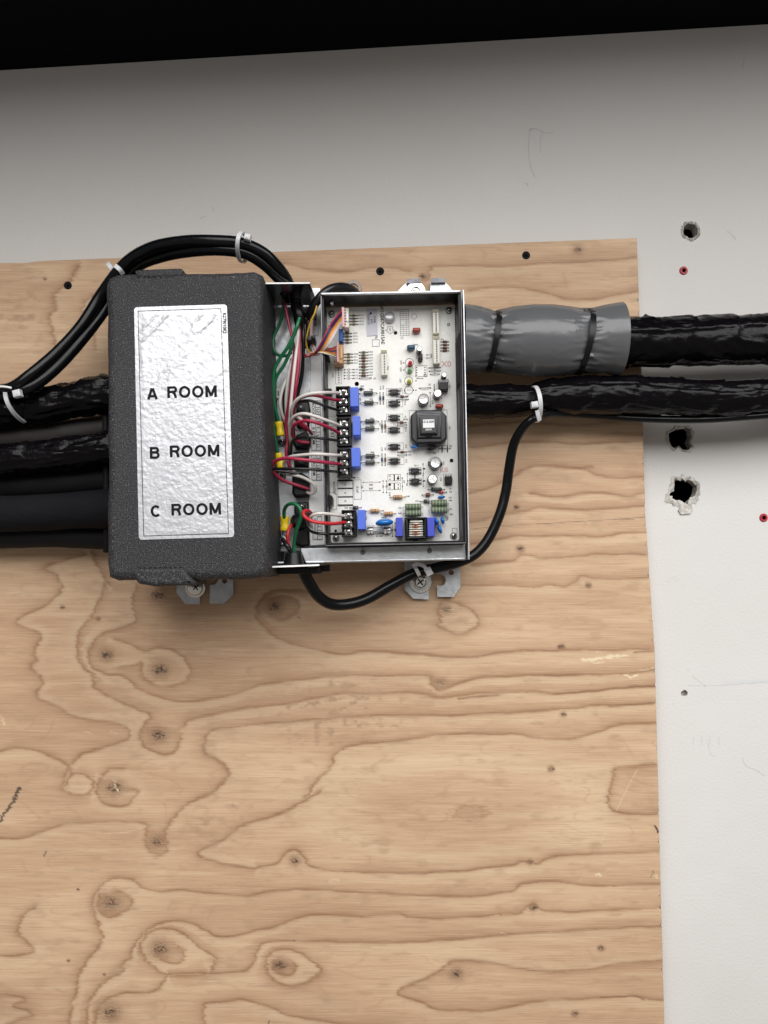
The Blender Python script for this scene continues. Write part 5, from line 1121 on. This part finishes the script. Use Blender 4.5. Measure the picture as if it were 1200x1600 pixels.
# third
wire('wire', [(532, 711.7, .0795), (522, 711, .090), (505, 710, .097), (489, 709.7, .098), (468, 711.5, .093), (453.5, 714, .086), (445, 722, .078), (442, 735, .070)], W, M_white, C3, label='white wire into the third terminal block')
wire('wire', [(532, 725.3, .0795), (514, 723.3, .095), (489, 720, .103), (465, 717.5, .104), (446, 716, .100), (433, 719, .097), (426, 725, .094), (425.5, 734, .090), (433, 744, .086), (446, 752, .082), (465, 758.5, .079), (484, 764.5, .077)], W * 1.05, M_red, C3, label='red wire into the third terminal block')
wire('wire', [(533, 738, .0795), (514, 736, .095), (489, 733.4, .102), (465, 732.5, .102), (441, 732.5, .098), (424, 733.5, .092), (425.5, 735.5, .085), (441, 736.5, .083), (457, 739, .082), (473, 744, .080), (484, 750, .077)], W * .9, M_wblk, C3, label='black wire into the third terminal block')
wire('wire', [(444, 738, .068), (452, 741, .078), (468, 744.5, .082), (483, 751, .084), (492, 759, .083), (492, 768, .080), (486, 771.5, .077), (480, 769, .074)], W, M_white, C3)
# verticals in the wiring channel
wire('wire', [(444, 468, .080), (447, 485, .080), (452.5, 510, .080), (457, 531, .081), (460, 555, .083), (457, 578, .084), (454, 607, .083), (451, 632, .079), (447, 660, .074), (449, 689, .072), (447, 708, .072), (451, 724, .070), (455, 735, .068)], W, M_red, C3)
wire('wire', [(469, 500, .082), (467.5, 534, .084), (467, 555, .086), (465.5, 578, .086), (461.5, 607, .085), (459, 630, .080), (460, 650, .074)], W * 1.1, M_red, C2)
wire('wire', [(456, 560, .079), (452, 582, .080), (448.5, 607, .079), (447, 630, .077), (448.5, 660, .072), (452, 690, .068)], W, M_white, C3)
wire('wire', [(450, 588, .077), (441.5, 608, .078), (437.5, 630, .077), (441, 648, .073), (446, 660, .070), (450, 684, .066)], W, M_white, C1)
wire('wire', [(444, 604, .073), (444.5, 636, .072), (446.5, 664, .070), (449.5, 700, .070), (452, 728, .068)], W * 1.0, M_wblk, C1)
wire('wire', [(472, 500, .080), (474, 530, .080), (473, 560, .076), (471, 590, .072), (466, 612, .070), (462, 636, .068)], 3.2, M_wblk, C1); wire('wire', [(464, 500, .078), (470, 540, .078), (469, 600, .070), (463, 640, .066)], 2.6, M_white, C1)
wire('wire', [(440.5, 610, .070), (439, 640, .069), (444, 662, .068), (449, 680, .066)], 2.0, M_red, C1)
# earth wires
wire('wire', [(443, 462, .078), (442, 487, .076), (436.5, 507, .074), (428.5, 524, .073), (426.5, 539, .073), (430.5, 551, .074), (439, 556, .075), (449.5, 555, .076), (455, 551, .074)], 2.5, M_green, C1)
g2 = wire('wire', [(468, 497, .094), (464, 510, .096), (459, 524, .094), (450, 542, .092), (438, 559.5, .088), (429, 577, .086), (426.3, 600, .084), (425.3, 622, .082), (425.3, 645, .080), (426.5, 662, .078), (429, 681, .076), (432, 698, .074), (434.5, 711, .072)], 2.9, M_green, C2)
g3 = wire('wire', [(458, 526, .086), (454, 547, .085), (444, 570, .083), (432, 589, .081), (428.8, 608, .079), (428.6, 630, .077), (432, 646, .075), (435, 659, .073)], 2.7, M_green, C3)
wire('wire', [(474, 556, .074), (472.5, 578, .073), (468, 587, .071), (462, 596, .068)], 2.4, M_green, C3)
def crimp(cx, cy, w_, h_, rot, parent, d=.074):
    mb = MB(); a = math.radians(rot); ux, uy = Vector((math.sin(a), 0, -math.cos(a))), None
    c = P(cx, cy, d); k = U(1, d); n = 9; ts = [-.5, -.46, -.3, -.12, 0, .12, .3, .46, .5]; rr = [.9, 1, 1, .86, .80, .86, 1, 1.02, .92]
    mb.tube([c + ux * (t * h_ * k) for t in ts], [q * w_ / 2 * k for q in rr], 16, 0, squash=(.72, 1)); mb.tube([c + ux * (.46 * h_ * k), c + ux * (.78 * h_ * k)], w_ * .34 * k, 10, 1, squash=(.4, 1))
    return mb.build('crimp_terminal', [M_yel, M_steeld], parent, smooth=60)
crimp(437, 670, 12.5, 22, 8, C3); crimp(437, 719.5, 13, 23, 10, C2)
# outdoor cable: from the right along the pipe, down and round into the bottom plate
mb = MB(); outp = [(2200, 690, .046), (1700, 655, .046), (1290, 640, .048), (1240, 645, .048), (1160, 651.5, .047), (1090, 655.5, .046), (1000, 654, .045), (930, 649, .046), (880, 646, .050), (850, 648.5, .058), (832, 655, .062), (815, 671, .058), (802, 697, .050), (795, 735, .044), (790, 770, .042), (780, 806, .042), (763, 842, .042), (742, 866, .043), (715, 879, .045), (680, 888, .046), (645, 897, .046), (612, 914, .048), (575, 935, .050), (545, 944, .054), (518, 944, .060), (498, 932, .066), (484, 912, .072), (475, 894, .076), (468, 878, .078), (463, 866, .078)]
R0 = [U(np.interp(i / 27, [0, .32, .42, .65, 1], [6, 6, 7.6, 8.6, 9.0]), .05) for i in range(28)]
pp = wpath(outp, 7); mb.tube(pp, [float(np.interp(i / (len(pp) - 1), np.linspace(0, 1, 28), R0)) for i in range(len(pp))], 18)
OC = tag(mb.build('power_cable', M_jacket, smooth=70), 'single black cable hanging from the lower right pipe into the bottom of the box', 'cable')
wire('wire', [(538, 806.3, .0795), (522, 804.2, .092), (505.5, 802.3, .099), (494, 803, .100), (486, 807.5, .096), (484.5, 816, .088), (487, 824, .079)], W, M_white, OC, label='white wire into the bottom terminal block')
wire('wire', [(539, 815.8, .0795), (522, 818.2, .092), (505.5, 817.3, .100), (489, 814.8, .102), (478.5, 809.5, .100), (474, 803, .098), (476, 798.6, .094), (482.5, 798.5, .088), (486, 804, .080), (480, 812, .074)], W * 1.1, M_red2, OC, label='red wire into the bottom terminal block')
wire('wire', [(538, 833.5, .0795), (522, 834.2, .090), (502, 833.8, .096), (489, 831.5, .092), (481.5, 826, .084), (478, 818, .075)], W * .9, M_wblk, OC, label='black wire into the bottom terminal block')
wire('wire', [(444.5, 811, .076), (444, 798, .080), (449.5, 789, .086), (459, 787, .090), (467.5, 793, .092), (470.5, 803, .092), (468, 816, .090), (462.5, 831, .086), (459.5, 850, .080), (459, 866, .078)], 2.9, M_green, OC)
wire('wire', [(459, 816, .073), (452, 826, .078), (449.5, 838, .080), (451, 852, .078), (456, 866, .076)], 2.6, M_red2, OC); wire('wire', [(442, 843, .078), (448, 852, .084), (455, 862, .082)], 3.6, M_wblk, OC); wire('wire', [(443, 838, .074), (449, 848, .076), (453, 862, .077)], 2, M_white, OC)
crimp(445, 818, 14.5, 23, 0, OC, .075)
# remote harness --------------------------------------------
hp = [(566, 474, .060), (559, 462, .066), (549, 452, .074), (534, 448, .082), (517, 451, .088), (503, 461, .090), (493, 474, .088), (486, 486, .084), (482, 494, .080)]
mb = MB(); mb.tube(wpath(hp, 7), U(6.6, .08), 16); HARN = tag(mb.build('wire_harness', M_wblk, smooth=70), 'short black sleeved harness looping over the tray rim, its coloured wires plugged into the board', 'wire harness')
mb = MB(); hp2 = [(x - 4, y + 7.5, d - .008) for x, y, d in hp[:-2]] + [(483, 505, .075)]; mb.tube(wpath(hp2, 7), U(4.6, .08), 12); mb.build('sleeve', M_wblk, HARN, smooth=70)
wire('wire', [(495, 478, .092), (491, 491, .092), (485.5, 503, .090), (480.5, 520, .086), (479, 538, .082), (483, 549, .080), (492, 551.5, .086)], 1.3, M_wyel, HARN)
wire('wire', [(489, 486, .084), (487.5, 505, .082), (487.5, 525, .080), (490, 541, .082), (494, 550, .086)], 1.2, M_pink, HARN); wire('wire', [(487, 486, .082), (485.5, 505, .080), (485.3, 528, .078), (488, 544, .080), (492, 552, .084)], 1.2, M_white, HARN)
mb = MB(); mb.tube(wpath([(484, 490, .078), (481.5, 505, .078), (482, 530, .076), (480, 545, .074)]), U(3.6, .08), 10); mb.build('sleeve', M_wblk, HARN, smooth=70)
mb = MB(); mb.box(479, 526, 492, 532.5, .088, .074, 0, bev=.001, rot=-8); mb.box(486, 523.5, 491.5, 529, .091, .084, 0, bev=.001); mb.build('harness_tie', M_black, HARN)
cols = [M_red, M_orange, M_navy, M_navy, M_wyel, M_pink, M_white]
for i, m_ in enumerate([M_red, M_navy, M_navy, M_orange, M_wyel, M_pink, M_white]):
    o = i * 1.75 - 5; oy = i * 3.0
    wire('wire', [(474.5 + i * .3, 553 + i * .9, .078), (484, 556.5 - i * .3, .086), (496 + o * .35, 548.5 + i * .9, .094 - i * .0006), (508 + o * .8, 532 + i * 1.2, .098), (518 + o * .9, 512 + i * 1.6, .098), (526 + o * .35, 497 + i * 2.4, .092), (534.5, 484.5 + oy, .084)], 1.35, m_, HARN, n=8)
for i, m_ in enumerate([M_red, M_orange, M_navy, M_orange, M_wyel, M_white]):
    wire('wire', [(476, 558 - i * .4, .080 - i * .001), (490, 553.5 - i * .6, .090), (505, 547.5 + (i - 2) * 1.3, .094), (517, 545 + i * 2.0, .090), (525, 541.5 + i * 3.3, .082)], 1.3, m_, HARN, n=8)
mb = MB(); mb.box(534, 479.5, 538, 510.5, BD + .017, BD + .007, 0, bev=.0004); mb.box(537.5, 481, 545, 511.5, BD + .013, BD + .0, 1, bev=.0005); mb.box(541, 489, 544.2, 502, BD + .0142, BD + .01, 2, bev=.0004)
for i in range(6): mb.box(538.6, 483.5 + i * 4.4, 540.6, 485.5 + i * 4.4, BD + .0132, BD + .012, 3)
mb.build('plug', [M_pink, M_cream, M_paper, M_grayink], HARN, label='pink and white plug')
mb = MB(); mb.box(526, 534, 529, 565.5, BD + .016, BD + .006, 0, bev=.0004); mb.box(528.5, 538, 536, 568, BD + .012, BD, 1, bev=.0008); mb.box(531.5, 543, 535, 560, BD + .0132, BD + .01, 2, bev=.0004); mb.box(521.5, 563.5, 532, 569.5, BD + .010, BD, 1, bev=.0005)
mb.build('plug', [M_pink, M_amber, mat('amber_light', (.62, .38, .16), .4)], HARN, label='pink and amber plug')

# ------------------------------------------------------------------ insulated pipes
def pipe(name, pts, radf, m, lb, cat, grp=None, wr=.0022, cell=(.022, 1.6), seed=0, n=96, step=.0024, twist=0, extra=None, mats=None, steep=5, caps=True, small=1.0):
    q = catmull([tuple(P(*p)) for p in pts], 24); L = np.concatenate([[0], np.cumsum(np.linalg.norm(np.diff(q, axis=0), axis=1))])
    N_ = int(L[-1] / step); t = np.linspace(0, L[-1], N_); q = np.stack([np.interp(t, L, q[:, i]) for i in range(3)], 1)
    px = q[:, 0] * D / (S * (D + q[:, 1])) + CX
    R = np.array([U(radf(x), -y) for x, y in zip(px, q[:, 1])])
    def disp(l, th, RR):
        c, s_ = np.cos(th), np.sin(th)
        cx_, cz_ = c * cell[1], s_ * cell[1]; lw = l / cell[0] + 1.1 * (fbm(l / cell[0] * .6, cx_, cz_, o=2, seed=seed + 5) - .5) * 3 + twist * th
        r1 = ridge(lw, cx_ * .6, cz_ * .6, seed=seed) ** steep; r2 = ridge(lw * 2.3 + 7, cx_ * 1.7, cz_ * 1.7, seed=seed + 1) ** 5
        f_ = fbm(l / cell[0] * 2.2, cx_ * 3, cz_ * 3, o=3, seed=seed + 2)
        d_ = wr * (.8 * r1 * vn(lw * .7, cx_, cz_, seed=seed + 3) + .40 * r2 * small + .38 * f_ * small) - wr * .5
        if n >= 90 and wr > .001:
            ph = l / .034 + th / (2 * math.pi) + .25 * (vn(l / .05, cx_, cz_, seed=seed + 9) - .5); fr = ph - np.floor(ph); d_ = d_ + (.0013 * fr - .0006) * np.clip(fr * 14, 0, 1)
        if extra is not None: d_ = d_ + extra(l, th, np.interp(l, t, px))
        return d_
    mb = MB(); mb.tube(q, R, n, 0, caps=caps, disp=disp)
    o = mb.build(name, mats or m, smooth=80); return tag(o, lb, cat, grp)
def seamline(l, th, px):   # overlapping tape edge running along the pipe (th=0 faces the camera)
    z = np.sin(th); a = z - (-.25 + .10 * np.sin(l * 38)); return np.where((a > 0) & (np.cos(th) > 0), -.0013, 0) * 1.0 + np.exp(-(a / .05) ** 2) * (np.cos(th) > 0) * .0006
GP = 'black tape-wrapped pipes'
pipe('wrapped_pipe', [(940, 533, .050), (1000, 534.5, .049), (1080, 533, .048), (1150, 531, .047), (1230, 530, .046), (1320, 529, .046), (1800, 535, .046), (2200, 560, .046)], lambda x: 38, M_wrap, 'thick black tape-wrapped pipe coming out of the flared end of the grey sleeve', 'pipe', GP, wr=.0024, cell=(.016, .9), seed=5, extra=seamline)
pipe('wrapped_pipe', [(722, 627, .050), (735, 627, .050), (780, 627, .050), (828, 625, .050), (852, 620, .050), (900, 617.5, .050), (960, 617, .049), (1050, 619, .048), (1120, 622.5, .047), (1170, 621, .047), (1230, 616, .046), (1320, 608, .046), (1800, 618, .046), (2200, 640, .046)], lambda x: np.interp(x, [728, 800, 832, 860, 900, 1000, 1100, 1200], [25, 25.5, 22, 26, 29.5, 30, 28.5, 27.5]), M_wrap, 'black tape-wrapped pipe running below the grey sleeve, tied to the hanging cable', 'pipe', GP, wr=.0015, cell=(.026, 1.8), seed=15, extra=lambda l, th, px: -seamline(l, th, px) * .5)
def sleeve_r(x): return np.interp(x, [690, 722, 745, 760, 771, 780, 800, 830, 860, 885, 902, 912, 922, 940, 960, 972, 980], [53, 53, 50.5, 46, 42.5, 46.5, 51.5, 54.5, 54.5, 52, 48, 45.5, 48, 51.5, 55, 56.5, 57])
def pleats(l, th, px):
    g = np.exp(-np.abs(px - 771) / 15) + np.exp(-np.abs(px - 912) / 14)
    return g * (ridge(th * 9 + 1.2 * vn(px / 14., th * 2, seed=66), px / 60., seed=67) ** 2 * .0042 - .0018)
mb_s = pipe('pipe_sleeve', [(722, 530.5, .056), (735, 531, .056), (771, 533, .056), (840, 532.5, .056), (912, 533.5, .056), (950, 531, .056), (968, 530.5, .056)], sleeve_r, M_sleeve, 'smooth grey vinyl sleeve cinched by two black ties, right of the circuit board tray', 'sleeve', None, wr=.00012, cell=(.03, 1.5), seed=25, n=128, step=.0012, extra=pleats, caps=False)
# inner lip of the flare
GL = 'pipes entering the left side of the foam cover'
pipe('wrapped_pipe', [(-900, 760, .062), (-400, 690, .062), (-120, 652, .062), (-40, 644, .062), (10, 637, .062), (70, 633, .062), (120, 624, .062), (165, 617, .062), (240, 608, .062)], lambda x: np.interp(x, [0, 60, 120, 165], [31, 29, 28, 30]), M_wrap, 'uppermost black tape-wrapped pipe at left, tied to the sloping black cables', 'pipe', GL, wr=.0026, cell=(.018, 1.4), seed=35)
pipe('wrapped_pipe', [(-900, 830, .066), (-400, 770, .066), (-120, 732, .066), (-40, 724, .066), (0, 720, .066), (80, 712, .066), (165, 701.5, .066), (240, 693, .066)], lambda x: 26, M_wrap, 'glossy black tape-wrapped pipe at left, second one down entering the foam cover', 'pipe', GL, wr=.0024, cell=(.014, 1.3), seed=45, twist=.5)
pipe('insulated_pipe', [(-900, 790, .045), (-400, 728, .045), (-120, 694, .045), (-40, 688, .045), (60, 682, .046), (165, 668, .046), (260, 658, .046)], lambda x: 20, M_brownpipe, 'brownish grey smooth pipe showing between the two wrapped pipes at left', 'pipe', GL, wr=.0004, cell=(.03, 1), seed=55, n=40)
pipe('insulated_pipe', [(-900, 830, .046), (-400, 790, .046), (-120, 762, .046), (0, 758, .046), (80, 755, .046), (165, 748, .046), (260, 742, .046)], lambda x: 23, M_blackmat, 'matt black pipe in shadow above the dark grey foam pipe at left', 'pipe', GL, wr=.0006, cell=(.03, 1), seed=57, n=40)
pipe('insulated_pipe', [(-900, 870, .058), (-400, 830, .058), (-120, 806, .058), (-40, 804, .058), (40, 802, .058), (110, 798, .058), (165, 795, .058), (240, 791, .058)], lambda x: np.interp(x, [0, 110, 165], [28.5, 28, 31]), M_foampipe, 'dark grey foam pipe, lowest large pipe entering the foam cover at left', 'pipe', GL, wr=.0008, cell=(.04, .8), seed=65, n=64)
pipe('insulated_pipe', [(-900, 890, .040), (-400, 856, .040), (-120, 836, .040), (0, 838, .040), (80, 836, .040), (140, 838, .040), (260, 844, .040)], lambda x: 19.5, M_blackmat, 'thin matt black pipe beneath the dark grey foam pipe at left', 'pipe', GL, wr=.0008, cell=(.03, 1), seed=75, n=40)
mb = MB(); mb.tube(wpath([(160, 585, .06), (164, 620, .06), (166, 740, .06), (167, 830, .055), (166, 862, .05)]), U(5, .06), 10); mb.build('foam_lip', M_blackmat, FOAM, smooth=60)
tag(wire('scrap_tag', [(-30, 604, .095), (0, 604, .096), (12, 605, .096), (18, 606.5, .095)], 1.8, M_paper), 'thin white strip at the left edge beside the cable tie', 'strip')

# ------------------------------------------------------------------ cable ties
def tie(px, py, d, ra, rd, w_, tilt, lb, m=M_nylon, head=(0, 0), hs=(8, 7), tail=None, grp='white nylon cable ties', seg=(0, 360), name='cable_tie', hd=None, band_t=.0011):
    """band: ellipse of half height ra (px) and half depth rd (m) in the plane whose photo direction is vertical, tilted"""
    root = empty(name, P(px, py, d), lb, 'cable tie', grp); mb = MB(); a = math.radians(tilt); up_ = Vector((-math.sin(a), 0, math.cos(a))); ax = Vector((math.cos(a), 0, math.sin(a)))
    c = P(px, py, d); k = U(1, d); n = 48; vs = []
    for i in range(n):
        t = math.radians(seg[0] + (seg[1] - seg[0]) * i / n)
        for off in (0, band_t):
            for s_ in (-1, 1):
                v = c + up_ * ((ra * k + off) * math.sin(t)) + Vector((0, -(rd + off) * math.cos(t), 0)) + ax * (s_ * w_ / 2 * k); vs.append(v)
    fs = []
    for i in range(n):
        j = (i + 1) % n; b, e = 4 * i, 4 * j
        fs += [(b, b + 1, e + 1, e), (b + 2, b + 3, e + 3, e + 2), (b, e, e + 2, b + 2), (b + 1, e + 1, e + 3, b + 3)]
    mb.add(vs, fs); mb.build('strap', m, root, smooth=40)
    hx, hy = head; mb = MB(); dd = (d + rd + .0042) if hd is None else hd
    mb.box(hx - hs[0] / 2, hy - hs[1] / 2, hx + hs[0] / 2, hy + hs[1] / 2, dd, dd - .005, 0, bev=.0008, rot=tilt)
    mb.box(hx - hs[0] * .22, hy - hs[1] * .2, hx + hs[0] * .22, hy + hs[1] * .25, dd + .0004, dd - .001, 0, rot=tilt)
    hh = mb.build('head', m, root, smooth=40)
    if tail:
        mb = MB(); p = wpath(tail, 5); k2 = U(w_, tail[0][2]); vs = []
        for i, v in enumerate(p):
            tt = (p[min(i + 1, len(p) - 1)] - p[max(i - 1, 0)]).normalized(); sd = Vector((-tt.z, 0, tt.x))
            if sd.length < .2: sd = Vector((1, 0, 0))
            sd.normalize(); nn = tt.cross(sd).normalized() * .0006
            for s_, u_ in ((1, 1), (-1, 1), (-1, -1), (1, -1)): vs.append(v + sd * (s_ * k2 / 2) + nn * u_)
        m_ = len(p); fs = [(4 * i + j, 4 * i + (j + 1) % 4, 4 * i + 4 + (j + 1) % 4, 4 * i + 4 + j) for i in range(m_ - 1) for j in range(4)] + [(0, 1, 2, 3), (4 * m_ - 4, 4 * m_ - 3, 4 * m_ - 2, 4 * m_ - 1)]
        mb.add(vs, fs); mb.build('tail', m, root, smooth=40)
    return root
tie(379, 387, .104, 18, .0165, 6.0, -14, 'white cable tie round the cable bundle above the foam cover', head=(386, 369), hs=(10, 9), hd=.118)
tie(836, 632, .054, 26, .020, 6.2, 8, 'white cable tie holding the hanging cable to the lower right pipe', head=(836, 631.5), hs=(11, 9.5), tail=[(839, 641, .0745), (841, 650, .073), (843, 657, .071)])
tie(33, 632, .066, 28, .024, 6, 14, 'white cable tie round the upper left pipe and cables', head=(25, 614), hs=(12, 11), hd=.099)
tie(183, 428, .066, 15, .015, 6.5, 40, 'white cable tie poking up at the top left corner of the foam cover', head=(186, 432), hs=(10, 8), hd=.078, tail=[(192, 428, .095), (187, 421, .099), (180, 415, .099)])
tie(650, 890, .047, 9.5, .008, 5.5, 28, 'white cable tie round the hanging cable at the lower right bracket screw', head=(670, 893), hs=(11, 13), hd=.057, tail=[(645, 884.5, .056), (652, 881.5, .058), (661, 884, .058), (667, 889, .057)])
GB = 'black cable ties cinching the grey sleeve'
tie(770.5, 534, .056, 45, .0235, 8.2, -9, 'black cable tie nearest the tray on the grey sleeve', M_black, head=(776, 494), hs=(12, 9), grp=GB, hd=.070)
tie(912, 534.5, .056, 48.5, .0248, 8.4, -9, 'black cable tie near the flared end of the grey sleeve', M_black, head=(919, 489), hs=(13, 10), grp=GB, hd=.070)
